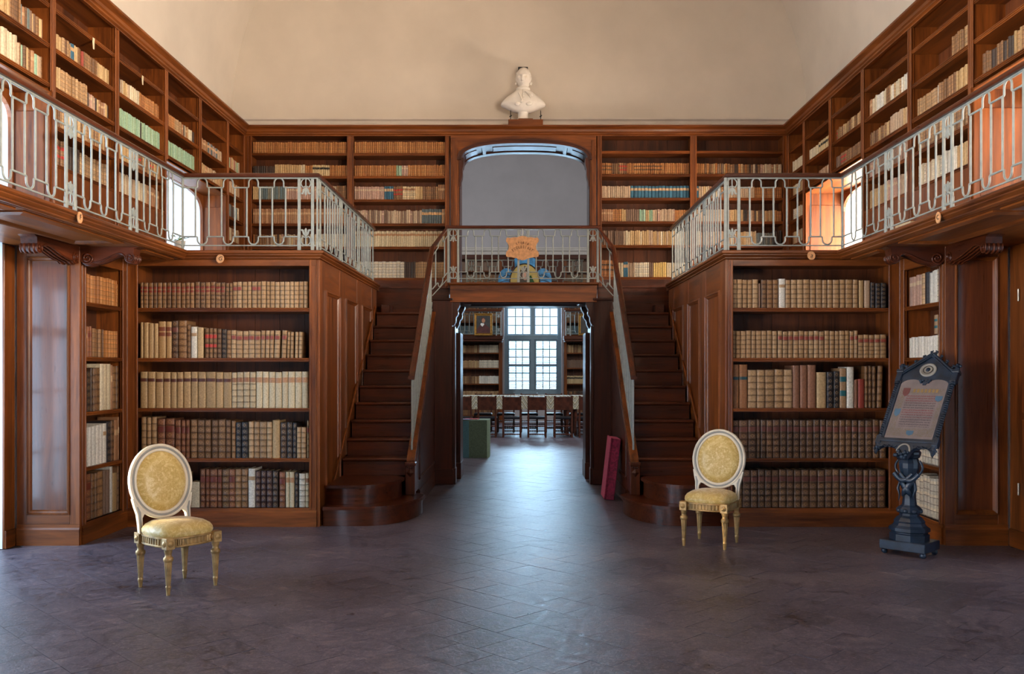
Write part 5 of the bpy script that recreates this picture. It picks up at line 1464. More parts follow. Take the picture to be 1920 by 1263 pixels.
# ---------------------------------------------------------------- gothic lectern with a framed illuminated text
def lectern():
    t = thing('lectern_stand', 'black carved gothic stand holding a tilted framed prayer board, by the right pier', 'lectern', (3.150, 7.385, 0), radians(-46))
    for x in (-0.155, 0.155):
        for y in (-0.115, 0.115):
            part('bun_foot', MB().lathe([(0.012, 0.0), (0.022, 0.008), (0.026, 0.02), (0.022, 0.034), (0.014, 0.042)], x, y, 12), 'ebony', t)
    part('base_slab', MB().box(-0.185, 0.185, -0.150, 0.150, 0.040, 0.115, 0.006), 'ebony', t)
    def octo(prof, ph=pi/8, sx=1.0, sy=0.86): return MB().lathe(prof, 0, 0, 8, sx, sy, ph, False)
    part('stepped_base', octo([(0.155, 0.115), (0.155, 0.165), (0.142, 0.172), (0.142, 0.180), (0.160, 0.190), (0.160, 0.215), (0.130, 0.235), (0.118, 0.255), (0.122, 0.268), (0.100, 0.295), (0.078, 0.312), (0.078, 0.330)]), 'ebony', t)
    part('shaft_collar', octo([(0.076, 0.330), (0.098, 0.342), (0.100, 0.365), (0.080, 0.385), (0.066, 0.392), (0.060, 0.40)]), 'ebony', t)
    part('shaft', octo([(0.058, 0.395), (0.052, 0.45), (0.050, 0.60)]), 'ebony', t)
    part('urn', MB().lathe([(0.050, 0.598), (0.056, 0.615), (0.068, 0.65), (0.080, 0.70), (0.082, 0.74), (0.072, 0.765), (0.066, 0.775), (0.080, 0.785), (0.084, 0.80), (0.090, 0.812), (0.090, 0.83), (0.076, 0.842), (0.076, 0.86)], 0, 0, 12, 1, 1, pi/12, False), 'ebony', t)
    rb_ = MB()
    for s in (-1, 1):                       # draped ribbon handles and swags
        rb_.tube([(s*(0.085+0.025*sin(pi*i/10)), -0.01, 0.76-0.11*i/10) for i in range(11)], 0.010, 6)
        rb_.tube([(s*0.10 - s*0.15*i/12, -0.062-0.012*sin(pi*i/12), 0.655-0.055*sin(pi*i/12)) for i in range(13)], 0.020, 6, flat=0.6)
        rb_.tube([(s*0.05 - s*0.09*i/8, -0.050-0.016*sin(pi*i/8), 0.60-0.13*i/8) for i in range(9)], [0.022, 0.03, 0.026, 0.03, 0.024, 0.03, 0.024, 0.016, 0.006], 6, flat=0.5)
        rb_.tube([(s*0.062, -0.04, 0.58), (s*0.072, -0.05, 0.53), (s*0.056, -0.055, 0.48), (s*0.066, -0.055, 0.43)], [0.015, 0.018, 0.014, 0.004], 6, flat=0.6)
    part('draped_ribbon', rb_, 'ebony', t)
    lf = MB()
    for k in range(8):
        a = pi*k/4; lf.ball((0.088*cos(a), 0.076*sin(a), 0.352), 0.022, 8, 6, (1, 1, 0.8))
    part('leaf_ring', lf, 'ebony', t)
    # tilted board (local: x across, z up the board, y backward)
    Rm = Matrix.Translation((0.01, -0.06, 0.930)) @ Matrix.Rotation(radians(-37), 4, 'X') @ Matrix.Diagonal((1.11, 1.0, 1.09, 1.0))
    def P(nm, mb, mat='ebony', par=t, **k): mb.xf(Rm); return part(nm, mb, mat, par, **k)
    H, W2 = 0.60, 0.205
    P('board_back', MB().box(-W2, W2, 0.012, 0.030, -0.02, 0.56))
    o = link('illuminated_text', MB().box(-0.182, 0.182, -0.002, 0.012, 0.0, 0.56).mesh('illuminated_text'), 'parchment', t); o.matrix_local = Rm
    tx = o
    def onboard(nm, mb, mat): return part(nm, mb, mat, tx)
    # gilt initials, coats of arms printed on the sheet
    g = MB()
    xs = [-0.058, -0.030, -0.002, 0.026, 0.054, 0.082, 0.108]
    for i, x in enumerate(xs):
        g.ext([(x-0.009, 0.432), (x+0.009, 0.432), (x+0.009, 0.463), (x-0.009, 0.463)], 'xz', -0.0032, -0.002)
    onboard('gilt_heading', g, 'dimgold')
    def shield(x, z, w, h): return [(x-w, z+h), (x+w, z+h), (x+w, z), (x+w*0.75, z-h*0.55), (x, z-h), (x-w*0.75, z-h*0.55), (x-w, z)]
    onboard('coat_of_arms', MB().ext(shield(-0.118, 0.432, 0.026, 0.040), 'xz', -0.0036, -0.002), 'dimred')
    onboard('coat_of_arms', MB().ext(shield(0.135, 0.375, 0.026, 0.026), 'xz', -0.0036, -0.002), 'dimblue')
    onboard('coat_of_arms', MB().ext(shield(-0.138, 0.240, 0.022, 0.036), 'xz', -0.0036, -0.002), 'dimblue')
    onboard('coat_of_arms', MB().ext(shield(0.0, 0.058, 0.026, 0.022), 'xz', -0.0036, -0.002), 'dimblue')
    for s in (-1, 1):
        P('side_post', MB().box(s*W2-0.022, s*W2+0.022, -0.022, 0.030, 0.53, 0.625, 0.004).box(s*W2-0.028, s*W2+0.028, -0.028, 0.034, 0.612, 0.640, 0.004))
        P('post_foot', MB().box(s*W2-0.022, s*W2+0.022, -0.022, 0.030, -0.05, 0.02, 0.004))
        sp = MB()
        for k in range(26): sp.lathe([(0.013, 0.02+0.0195*k), (0.017, 0.027+0.0195*k), (0.013, 0.0345+0.0195*k)], s*W2, -0.006, 8, caps=False)
        sp.lathe([(0.020, 0.505), (0.023, 0.515), (0.020, 0.53)], s*W2, -0.006, 10)
        P('twisted_column', sp)
        P('frame_side', MB().box(s*0.176, s*0.196, -0.012, 0.014, 0.0, 0.56, 0.003))
        fi = MB().lathe([(0.010, 0.64), (0.008, 0.652), (0.020, 0.66), (0.012, 0.668), (0.022, 0.682), (0.020, 0.695), (0.008, 0.705), (0.001, 0.712)], s*W2, 0.0, 8)
        for a in range(4): fi.ball((s*W2+0.020*cos(a*pi/2), 0.020*sin(a*pi/2), 0.684), 0.010, 6, 4)
        P('finial', fi)
        dr = MB().lathe([(0.001, -0.135), (0.010, -0.125), (0.016, -0.108), (0.011, -0.098), (0.019, -0.082), (0.014, -0.066), (0.022, -0.05)], s*W2, 0.0, 8)
        for a in range(5): dr.ball((s*W2+0.016*cos(a*1.26), 0.016*sin(a*1.26), -0.085-0.012*(a % 2)), 0.010, 6, 4)
        P('pendant', dr)
    # gable with two lobed arches below
    gab = [(-W2+0.02, 0.555), (-W2+0.02, 0.60), (0, 0.785), (W2-0.02, 0.60), (W2-0.02, 0.555)]
    for cx in (0.095, -0.095):
        gab += [(cx + 0.083*cos(a), 0.500 + 0.055*sin(a)) for a in [pi*i/12 for i in range(13)]]
        if cx > 0: gab += [(0.0, 0.50)]
    gb = MB().ext(gab, 'xz', -0.006, 0.022)
    P('gable', gb)
    rk = MB()
    for s in (-1, 1):
        for off in (0.0, 0.024):
            rk.tube([(s*(W2-0.005), -0.014, 0.612-off), (0, -0.014, 0.800-off)], 0.011 - 0.2*off, 6)
    P('gable_moulding', rk)
    for s in (-1, 1):
        for u in (0.18, 0.44, 0.70, 0.93):
            x = s*W2*(1-u); z = 0.625+0.185*u
            cr = MB().ball((x, 0, z+0.012), 0.013, 8, 6); cr.ball((x+s*0.007, 0, z+0.026), 0.010, 8, 6); cr.ball((x-s*0.002, 0, z+0.036), 0.006, 6, 5)
            P('crocket', cr)
    md = part('medallion', MB().lathe([(0.062, 0.0), (0.062, 0.010), (0.052, 0.012), (0.050, 0.008), (0.001, 0.008)], 0, 0, 24).xf(Rm @ Matrix.Translation((0, -0.006, 0.640)) @ Matrix.Rotation(pi/2, 4, 'X')), 'grey_line', t, label='pale round medallion with a small head')
    part('medallion_ring', MB().lathe([(0.038, 0.008), (0.038, 0.012), (0.031, 0.012), (0.031, 0.008)], 0, 0, 24, caps=False).xf(Rm @ Matrix.Translation((0, -0.006, 0.640)) @ Matrix.Rotation(pi/2, 4, 'X')), 'canvas', md)
    part('medallion_head', MB().ball((0, 0.0, 0.0), 0.020, 10, 8, (0.8, 0.4, 1)).xf(Rm @ Matrix.Translation((0, -0.016, 0.640))), 'ebony', md)
    for s in (-1, 1):
        lv = MB()
        for dx, dz in ((0, 0), (0.012, 0.006), (-0.012, 0.006), (0, -0.012)): lv.ball((s*0.012*2.2+dx, -0.010, 0.535+dz), 0.010, 6, 5)
        P('cusp_leaf', lv)
    # bottom rail, pierced apron
    P('bottom_rail', MB().box(-W2, W2, -0.024, 0.030, -0.030, 0.0, 0.005))
    ap = [(-W2, -0.03), (-W2, -0.062)]
    ap += [(-0.125 + 0.080*cos(a), -0.135 + 0.075*sin(a)) for a in [pi - (pi-0.25)*i/10 for i in range(11)]]
    ap += [(-0.035, -0.165), (0.035, -0.165)]
    ap += [(0.125 - 0.080*cos(a), -0.135 + 0.075*sin(a)) for a in [0.25 + (pi-0.25-0.25)*0 + (pi-0.25)*(10-i)/10 for i in range(11)][::-1]]
    ap += [(W2, -0.062), (W2, -0.03)]
    P('apron', MB().ext(ap, 'xz', -0.014, 0.022))
    sc_ = MB()
    for s in (-1, 1):
        for k in range(4):
            cx = s*(0.075+0.032*k)
            sc_.tube([(cx + 0.015*cos(a), -0.018, -0.062 + 0.016*sin(a)) for a in [pi+pi*i/8 for i in range(9)]], 0.004, 5)
    P('scalloped_edge', sc_)
    P('apron_arch', MB().tube([(0.046*cos(a), -0.017, -0.115+0.066*sin(a)) for a in [pi*i/14 for i in range(15)]], 0.007, 6), 'grey_line', label='pale pointed arch on the apron')
    lv = MB(); r = random.Random(5)
    for k in range(16): lv.ball((r.uniform(-0.045, 0.045), -0.02+r.uniform(-0.012, 0.0), -0.150+r.uniform(-0.02, 0.035)), r.uniform(0.010, 0.016), 6, 5)
    P('carved_foliage', lv)
    part('stand_bracket', MB().box(-0.06, 0.06, -0.085, 0.07, 0.835, 0.862, 0.004).box(-0.05, 0.05, -0.06, 0.06, 0.86, 0.90, 0.006), 'ebony', t)
lectern()

# ---------------------------------------------------------------- plaster bust over the portal
def bust():
    X0, Y0 = 0.005, 12.38
    p = thing('bust_plinth', 'mahogany plinth block on the cornice under the white bust', 'plinth', (X0+0.035, Y0, 4.79))
    part('plinth_block', MB().box(-0.235, 0.235, -0.14, 0.14, 0.0, 0.085, 0.006), 'wood_x', p)
    part('plinth_step', MB().box(-0.10, 0.10, -0.10, 0.10, 0.085, 0.108, 0.004), 'wood_x', p)
    for s in (-1, 1):
        h = thing('candle_spike', 'small dark iron spike at the %s end of the bust plinth' % ('left' if s < 0 else 'right'), 'spike', (X0+0.035+s*0.205, Y0-0.05, 4.875))
        b = MB().lathe([(0.012, 0), (0.006, 0.02), (0.005, 0.05), (0.014, 0.06), (0.006, 0.07), (0.005, 0.13), (0.001, 0.15)], 0, 0, 8)
        b.ball((-0.010, 0, 0.06), 0.008, 6, 5); b.ball((0.012, 0, 0.075), 0.008, 6, 5)
        part('spike_rod', b, 'black', h)
    t = thing('bust', 'white plaster bust of a clergyman in a buttoned cape above the arch', 'bust', (X0, Y0, 4.898))
    part('socle', MB().lathe([(0.082, 0.0), (0.082, 0.012), (0.070, 0.020), (0.068, 0.035), (0.068, 0.085), (0.075, 0.10), (0.05, 0.13)], 0.0, 0, 24), 'marble', t)
    # shoulders: rings of an egg-shaped cape, wide and shallow
    n = 36; secs = [(0.100, 0.070, 0.060), (0.104, 0.120, 0.080), (0.125, 0.172, 0.095), (0.150, 0.218, 0.110), (0.180, 0.265, 0.122), (0.205, 0.296, 0.130), (0.225, 0.306, 0.132), (0.245, 0.298, 0.130), (0.272, 0.270, 0.126), (0.315, 0.214, 0.116), (0.350, 0.166, 0.106), (0.380, 0.124, 0.096), (0.405, 0.094, 0.086)]
    v = []
    for z, rx, ry in secs:
        for k in range(n):
            a = 2*pi*k/n; c, s = cos(a), sin(a)
            fold = 1 + 0.018*sin(9*a + z*30)*(1 if z < 0.36 else 0.2)
            sag = -0.020*abs(c)**4*math.exp(-((z-0.215)/0.05)**2)
            v.append((rx*c*fold, ry*s*fold*(1.1 if s < 0 else 0.8), z + sag))
    b = MB(); m = len(secs)
    b.add(v, [(i*n+k, i*n+(k+1) % n, (i+1)*n+(k+1) % n, (i+1)*n+k) for i in range(m-1) for k in range(n)] + [tuple(range(n-1, -1, -1)), tuple(range((m-1)*n, m*n))], True)
    part('cape', b, 'marble', t)
    col = MB().lathe([(0.092, 0.392), (0.098, 0.400), (0.094, 0.432), (0.084, 0.440), (0.070, 0.436)], 0, -0.004, 28, 1.0, 0.98)
    col.tube([(0.0, -0.118, 0.39), (0.004, -0.150, 0.33), (0.0, -0.160, 0.26)], 0.006, 6)
    for k in range(4): col.ball((0.012, -0.150+0.004*k-(0.0 if k else -0.012), 0.345-0.033*k), 0.008, 6, 5)
    col.tube([(0.03, -0.118, 0.36), (0.085, -0.135, 0.30), (0.11, -0.128, 0.26)], 0.008, 6); col.tube([(-0.06, -0.115, 0.345), (-0.03, -0.145, 0.27), (-0.005, -0.150, 0.21)], 0.008, 6)
    part('collar', col, 'marble', t)
    med = MB().ball((0.115, -0.128, 0.305), 0.024, 10, 7, (1, 0.5, 1)); med.ball((-0.02, -0.150, 0.215), 0.020, 8, 6, (1, 0.6, 1)); med.ball((-0.075, -0.135, 0.185), 0.034, 9, 6, (1.2, 0.5, 0.8)); med.ball((0.08, -0.13, 0.19), 0.036, 9, 6, (1.3, 0.5, 0.8))
    part('cape_ornament', med, 'marble', t)
    # head: deformed sphere with a face
    N, K = 112, 130; v = []
    hz, hx = 0.558, 0.0
    def g(u, c, w): return math.exp(-((u-c)/w)**2)
    for i in range(K+1):
        ph = pi*i/K; zz = -cos(ph)
        for k in range(N):
            th = 2*pi*k/N; r = sin(ph)
            x, y, z = r*cos(th), r*sin(th), zz
            jaw = 1 - 0.26*max(0, -z-0.05)**1.2
            px_ = x*0.100*jaw; py_ = y*0.118*(1 - 0.10*max(0, -z)); pz_ = z*0.143
            if y < 0:
                f = abs(y)**1.5
                nose = 0.056*g(px_, 0, 0.013)*max(0, min(1, (0.045-pz_)/0.075))*(1 if pz_ > -0.042 else max(0, 1-(-0.042-pz_)/0.010))
                eye = -0.038*(g(px_, 0.036, 0.018)+g(px_, -0.036, 0.018))*g(pz_, 0.020, 0.014)
                lid = 0.013*(g(px_, 0.036, 0.013)+g(px_, -0.036, 0.013))*g(pz_, 0.016, 0.008)
                brow = 0.026*(g(px_, 0.036, 0.026)+g(px_, -0.036, 0.026))*g(pz_, 0.042, 0.010)
                lips = 0.024*g(px_, 0, 0.024)*(g(pz_, -0.066, 0.007)+0.9*g(pz_, -0.080, 0.008)) - 0.012*g(px_, 0, 0.026)*g(pz_, -0.073, 0.0035)
                chin = 0.014*g(px_, 0, 0.030)*g(pz_, -0.112, 0.018)
                cheek = 0.012*(g(px_, 0.052, 0.022)+g(px_, -0.052, 0.022))*g(pz_, -0.020, 0.028)
                py_ -= (nose + eye + lid + brow + lips + chin + cheek)*min(1, f*1.4)
            v.append((px_, py_, pz_))
    b = MB(); b.add(v, [(i*N+k, i*N+(k+1) % N, (i+1)*N+(k+1) % N, (i+1)*N+k) for i in range(K) for k in range(N)], True)
    Rh = Matrix.Translation((0.005, -0.022, hz)) @ Matrix.Rotation(radians(7), 4, 'X') @ Matrix.Rotation(radians(-6), 4, 'Z')
    b.xf(Rh)
    b.lathe([(0.066, 0.405), (0.060, 0.44), (0.064, 0.50)], 0.0, -0.005, 20)
    hd = part('head', b, 'marble', t)
    hr = MB(); v = []; n1, n2 = 48, 30
    for i in range(n2+1):
        ph = pi*i/n2
        for k in range(n1):
            th = 2*pi*k/n1; x, y, z = sin(ph)*cos(th), sin(ph)*sin(th), -cos(ph)
            q = 1 + 0.022*sin(7*th+9*z) + 0.018*sin(13*th-17*z)
            v.append((x*0.106*q*(1-0.10*max(0, -z)), 0.030+y*0.104*q, 0.010+z*0.142*q))
    keep = lambda p: True
    fc = []
    for i in range(n2):
        for k in range(n1):
            q = (i*n1+k, i*n1+(k+1) % n1, (i+1)*n1+(k+1) % n1, (i+1)*n1+k)
            if all(keep(v[j]) for j in q): fc.append(q)
    hr.add(v, fc, True)
    r = random.Random(2)
    for k in range(16): hr.ball((-0.082+0.164*k/15, -0.058+0.034*abs(k-7.5)/7.5, 0.110-0.040*(abs(k-7.5)/7.5)**1.5), 0.014, 7, 5, (1.2, 1, 0.9))
    for s in (-1, 1):
        for k in range(6): hr.ball((s*(0.094+0.003*k), -0.012+0.012*k, -0.070+0.008*(k % 3)), 0.013, 8, 6, (0.8, 1, 1.1))
    part('hair', hr.xf(Rh), 'marble', hd)
    er = MB()
    for s in (-1, 1): er.ball((s*0.100, 0.008, 0.004), 0.026, 8, 7, (0.4, 0.7, 1.2))
    part('ear', er.xf(Rh), 'marble', hd)
    k = thing('wall_block', 'small black block fixed to the wall behind the bust head', 'bracket', (0.005, 12.62, 5.578))
    part('block_body', MB().box(-0.068, 0.068, -0.125, 0.0, 0.02, 0.09, 0.006).box(-0.05, 0.05, -0.01, 0.004, 0.0, 0.1), 'black', k)
bust()

# ---------------------------------------------------------------- red velvet case leaning beside the right stair
def velvet_case():
    t = thing('velvet_case', 'narrow crimson velvet case leaning between portal and right stair', 'case', (0.99, 10.37, 0), 0)
    H, W, Dp = 0.70, 0.11, 0.42
    Rm = Matrix.Translation((0, 0, 0.008)) @ Matrix.Rotation(radians(6.5), 4, 'Y')
    part('case_body', MB().box(-W/2, W/2, 0, Dp, 0, H, 0.006).xf(Rm), 'velvet', t)
    part('case_rim', MB().box(-W/2-0.006, -W/2+0.012, -0.008, Dp+0.006, 0, H+0.006, 0.003).xf(Rm), 'velvet', t)
velvet_case()

# ---------------------------------------------------------------- letter tags, hanging sign, paper slips
def letter_tag(ch, label, loc, rz, shear=0.0, size=0.05, tilt=0.0):
    t = thing('letter_tag', label, 'tag', loc, rz, 'oval letter tags on the gallery edge')
    b = MB().ext([(0.037*cos(2*pi*k/28), 0.041*sin(2*pi*k/28)) for k in range(28)], 'xz', -0.006, 0.0).xf(Matrix.Rotation(tilt, 4, 'Y'))
    part('oval_plate', b, 'clay', t)
    lettering('letter', ch, size, 'ink', t, (0, -0.0075, 0), (pi/2, 0, 0), 0.0012, shear)
yf = D0 - 0.060
letter_tag('G', 'oval tag lettered G on the left gallery edge over the bookcase', ((413-980)*(yf/FPX), yf, 1.5+(692-485)*(yf/FPX)), 0, 0.25, 0.055, 0.3)
letter_tag('a', 'oval tag lettered a on the right gallery edge over the bookcase', ((1521-980)*(yf/FPX), yf, 1.5+(692-479)*(yf/FPX)), 0, 0.25, 0.062, -0.35)
letter_tag('F', 'oval tag lettered F on the left gallery edge above the scroll bracket', (GXL+0.060, (GXL+0.06)*FPX/(149-980), 2.585), pi/2, 0.1, 0.055)
letter_tag('C', 'oval tag lettered C on the right gallery edge above the scroll bracket', (GXR-0.060, (GXR-0.06)*FPX/(1760-980), 2.585), -pi/2, 0.0, 0.05)

def sign():
    y = DP - 0.016; k = y/FPX
    cx, cz = (979.5-980)*k, 1.5+(692-465)*k
    t = thing('hanging_sign', 'tan scalloped cardboard sign hanging on the bridge railing, lettered Storia Ecclesiast', 'sign', (cx, y, cz))
    half = [(0.0, 0.158), (0.04, 0.152), (0.07, 0.138), (0.11, 0.142), (0.16, 0.130), (0.195, 0.138), (0.214, 0.115), (0.212, 0.085), (0.190, 0.062), (0.176, 0.030), (0.176, 0.0), (0.186, -0.030), (0.206, -0.045), (0.216, -0.075), (0.210, -0.105), (0.186, -0.118), (0.150, -0.116), (0.11, -0.126), (0.075, -0.130), (0.045, -0.150), (0.0, -0.158)]
    part('cartouche', MB().ext(half + [(-x, z) for x, z in half[-2:0:-1]], 'xz', -0.006, 0.004), 'clay', t)
    part('cord', MB().tube([(0, 0.004, 0.15), (0.0, 0.012, 0.255)], 0.003, 5), 'white', t)
    def arcword(word, rad, zc, size, ang):
        b = link('lettering', bpy.data.meshes.new('lettering'), None, t); n = len(word)
        bm = bmesh.new()
        for i, ch in enumerate(word):
            a = (i-(n-1)/2)*ang
            o = lettering('tmp_letter', ch, size, 'ink', None, (0, 0, 0), (0, 0, 0), 0.0012)
            me = o.data; me.transform(Matrix.Translation((rad*sin(a), -0.0075, zc + rad*cos(a) - rad)) @ Matrix.Rotation(a, 4, 'Y') @ Matrix.Rotation(pi/2, 4, 'X') @ Matrix.Diagonal((0.8, 1.25, 1, 1)))
            bm.from_mesh(me); bpy.data.objects.remove(o)
        bm.to_mesh(b.data); bm.free(); b.data.materials.append(M['ink'])
    arcword('STORIA', 0.20, 0.066, 0.040, 0.150)
    arcword('ECCLESIAST', 0.20, 0.014, 0.040, 0.150)
sign()

def slip(loc, rz, h, label, lean=0.0):
    t = thing('paper_slip', label, 'paper', loc, rz, 'paper slips hanging from shelves')
    v = [(-0.018, 0.0), (-0.022, -h*0.4), (-0.012, -h), (0.010, -h*0.97), (0.012, -h*0.4), (0.018, 0.0)]
    part('slip', MB().ext(v, 'xz', -0.004, -0.0015), 'paper', t)
def sl(px, z, lab, sg, h=0.10):
    xw = XL if sg < 0 else XR
    slip((xw - sg*0.001, (xw)*FPX/(px-980), z), pi/2 if sg < 0 else -pi/2, h, lab)
sl(175, UP_L['A']-0.01, 'white paper slip hanging from the gallery shelf nearer the camera, left', -1, 0.10)
sl(267, UP_L['A']-0.01, 'white paper slip hanging from the shelf over the green volumes', -1, 0.09)

def plant_pot():
    st = thing('plant_stand', 'low black wire stand under the potted plant by the left gallery window', 'stand', (-3.69, 9.75, GZ))
    for k in range(4):
        a = pi/4 + k*pi/2
        part('wire_leg', MB().tube([(0.13*cos(a), 0.13*sin(a), 0.0), (0.125*cos(a), 0.125*sin(a), 0.05), (0.09*cos(a), 0.09*sin(a), 0.10), (0.05*cos(a), 0.05*sin(a), 0.15)], 0.007, 6), 'black', st)
    part('wire_ring', MB().tube([(0.06*cos(2*pi*k/20), 0.06*sin(2*pi*k/20), 0.15) for k in range(20)], 0.007, 6, True), 'black', st)
    t = thing('potted_plant', 'small green plant in a pale pot on a wire stand by the left gallery window', 'plant', (-3.69, 9.75, GZ+0.158))
    part('pot', MB().lathe([(0.045, 0.0), (0.06, 0.08), (0.066, 0.09), (0.055, 0.09), (0.05, 0.075)], 0, 0, 16), 'white', t)
    r = random.Random(8)
    for k in range(22):
        a = r.uniform(0, 2*pi); e = r.uniform(0.01, 0.06); z = r.uniform(0.08, 0.15); L = r.uniform(0.05, 0.08); w = 0.016
        d = Vector((cos(a), sin(a), r.uniform(-0.2, 0.6))).normalized(); sd = Vector((-sin(a), cos(a), 0))*w; o = Vector((e*cos(a), e*sin(a), z))
        part('leaf', MB().add([o, o+d*L*0.45+sd, o+d*L-Vector((0, 0, 0.01)), o+d*L*0.45-sd, o+d*L*0.5+Vector((0, 0, 0.006))], [(0, 1, 4), (1, 2, 4), (2, 3, 4), (3, 0, 4)]), 'leaf', t)
    part('stem', MB().tube([(0, 0, 0.07), (0, 0, 0.12)], 0.012, 6), 'leaf', t)
plant_pot()
def flat_books():
    r = random.Random(4); z = GZ
    for k in range(4):
        w = r.uniform(0.26, 0.34); h = r.uniform(0.035, 0.06)
        o = part('paper_bundle', MB().box(-0.11, 0.11, -w/2, w/2, 0, h, 0.006), 'paper', None, (XR-0.13, 8.05+r.uniform(-0.03, 0.03), z)); o.rotation_euler = (0, 0, r.uniform(-0.08, 0.08))
        tag(o, 'bundle of old papers lying on the right gallery floor, %s of its pile' % ['lowest', 'second from bottom', 'third from bottom', 'topmost'][k], 'papers', 'pile of paper bundles on the right gallery')
        z += h
flat_books()
# ---------------------------------------------------------------- the reading room beyond the portal
YF = 26.0
def far_room():
    wx0, wx1, wz0, wz1 = -0.53, 1.11, 0.78, 3.88
    b = MB()
    b.box(-5.0, wx0, YF, YF+0.6, 0, 8.4); b.box(wx1, 5.0, YF, YF+0.6, 0, 8.4); b.box(wx0, wx1, YF, YF+0.6, 0, wz0); b.box(wx0, wx1, YF, YF+0.6, wz1, 8.4)
    struct('wall_far', b, 'plaster_grey')
    struct('wall_far_left', MB().box(-5.2, -5.0, DW, YF+0.6, 0, 8.4), 'plaster_grey')
    struct('wall_far_right', MB().box(5.0, 5.2, DW, YF+0.6, 0, 8.4), 'plaster_grey')
    struct('ceiling_far', MB().box(-5.2, 5.2, DW-0.02, YF+0.6, 8.3, 8.5), 'plaster_grey')
    struct('trim_4', MB().sweep([(0, 4.76), (0.06, 4.78), (0.06, 4.86), (0.10, 4.89), (0.10, 4.93), (0.05, 4.96), (0.05, 4.99), (0, 5.0)], [(-5.0, YF), (5.0, YF)]), 'trim_plaster')
    # big end window
    W = root_struct('window_20', 'tall blue-grey window at the end of the reading room')
    y = YF+0.25
    fr = MB()
    fr.box(wx0, wx0+0.09, y-0.06, y+0.04, wz0, wz1); fr.box(wx1-0.09, wx1, y-0.06, y+0.04, wz0, wz1); fr.box(wx0+0.09, wx1-0.09, y-0.06, y+0.04, wz0, wz0+0.1); fr.box(wx0+0.09, wx1-0.09, y-0.06, y+0.04, wz1-0.1, wz1)
    part('window_frame', fr, 'winframe', W)
    xm = (wx0+wx1)/2; zt0, zt1 = 2.36, 2.50
    part('transom', MB().box(wx0+0.09, wx1-0.09, y-0.075, y+0.04, zt0, zt1, 0.01), 'winframe', W)
    part('mullion', MB().box(xm-0.055, xm+0.055, y-0.07, y+0.04, wz0+0.1, wz1-0.1, 0.008), 'winframe', W)
    for x0, x1 in ((wx0+0.09, xm-0.055), (xm+0.055, wx1-0.09)):
        for z0, z1, nz, st in ((wz0+0.1, zt0, 6, 0.05), (zt1, wz1-0.1, 5, 0.02)):
            s = part('sash', MB().box(x0, x0+st, y-0.03, y+0.03, z0, z1).box(x1-st, x1, y-0.03, y+0.03, z0, z1).box(x0+st, x1-st, y-0.03, y+0.03, z0, z0+st).box(x0+st, x1-st, y-0.03, y+0.03, z1-st, z1), 'winframe', W)
            a0, a1, c0, c1 = x0+st, x1-st, z0+st, z1-st
            for i in (1, 2): part('glazing_bar', MB().box(a0+(a1-a0)*i/3-0.013, a0+(a1-a0)*i/3+0.013, y-0.018, y+0.018, c0, c1), 'winframe', s)
            for j in range(1, nz):
                w = 0.030 if (nz == 6 and j == 3) else 0.013
                part('glazing_bar', MB().box(a0, a1, y-0.019, y+0.019, c0+(c1-c0)*j/nz-w, c0+(c1-c0)*j/nz+w), 'winframe', s)
            for i in range(3):
                for j in range(nz):
                    part('pane', MB().box(a0+(a1-a0)*i/3, a0+(a1-a0)*(i+1)/3, y-0.002, y+0.002, c0+(c1-c0)*j/nz, c0+(c1-c0)*(j+1)/nz), 'pane', s)
        for z in (1.15, 1.75): part('latch', MB().ball((x0+0.02 if x0 > xm else x1-0.02, y-0.05, z), 0.02, 8, 6), 'winframe', W)
    # louvred shutters outside the lower sashes
    for x0, x1, sd in ((wx0+0.05, xm-0.01, 'left'), (xm+0.01, wx1-0.05, 'right')):
        sh = thing('louvred_shutter', 'white louvred shutter outside the %s half of the reading room window' % sd, 'shutter', ((x0+x1)/2, y+0.16, wz0+0.02))
        hw = (x1-x0)/2; H = 1.62
        f = MB().box(-hw, -hw+0.05, -0.02, 0.02, 0, H).box(hw-0.05, hw, -0.02, 0.02, 0, H).box(-hw+0.05, hw-0.05, -0.02, 0.02, 0, 0.07).box(-hw+0.05, hw-0.05, -0.02, 0.02, H-0.07, H).box(-hw+0.05, hw-0.05, -0.02, 0.02, H*0.5-0.04, H*0.5+0.04)
        part('shutter_frame', f, 'shutter', sh)
        sm = MB().box(-hw+0.05, hw-0.05, -0.024, 0.024, -0.004, 0.004).xf(Matrix.Rotation(radians(-47), 4, 'X')).mesh('slat'); sm.materials.append(M['shutter'])
        z = 0.10
        while z < H-0.08:
            if abs(z-H*0.5) > 0.06: link('slat', sm, None, sh, (0, 0, z))
            z += 0.050
    # bookcases either side of the window, gallery with railing above
    for sg, x0, x1, lab in ((-1, -3.2, -0.575, 'left'), (1, 1.17, 3.4, 'right')):
        sh = [1.97, 1.54, 1.096, 0.66, 0.2]
        bays = [0, (x1-x0)/2, x1-x0]
        bookcase('reading_room_bookcase', 'dark bookcase %s of the reading room window' % lab, (x0, 25.62, 0), 0, bays, 0.0, 2.265, 0.36, [sh]*2, post=0.07, ends=(0.07, 0.09), seed=131+sg)
        g = thing('reading_room_gallery', 'wooden gallery ledge above the bookcase %s of the reading room window' % lab, 'gallery', ((x0+x1)/2, 25.4, 2.33))
        cx = (x0+x1)/2; hw = (x1-x0)/2+0.03
        part('ledge', MB().box(-hw, hw, -0.30, 0.58, 0.0, 0.10, 0.01).box(-hw+0.02, hw-0.02, -0.26, 0.5, -0.06, 0.0, 0.01), 'stair_x', g)
        r = thing('reading_room_railing', 'iron railing on the gallery ledge %s of the reading room window' % lab, 'railing', (x0, 25.14, 2.43)); org = (x0, 25.14, 2.43)
        L = x1-x0
        nw = L-0.09 if sg < 0 else 0.09
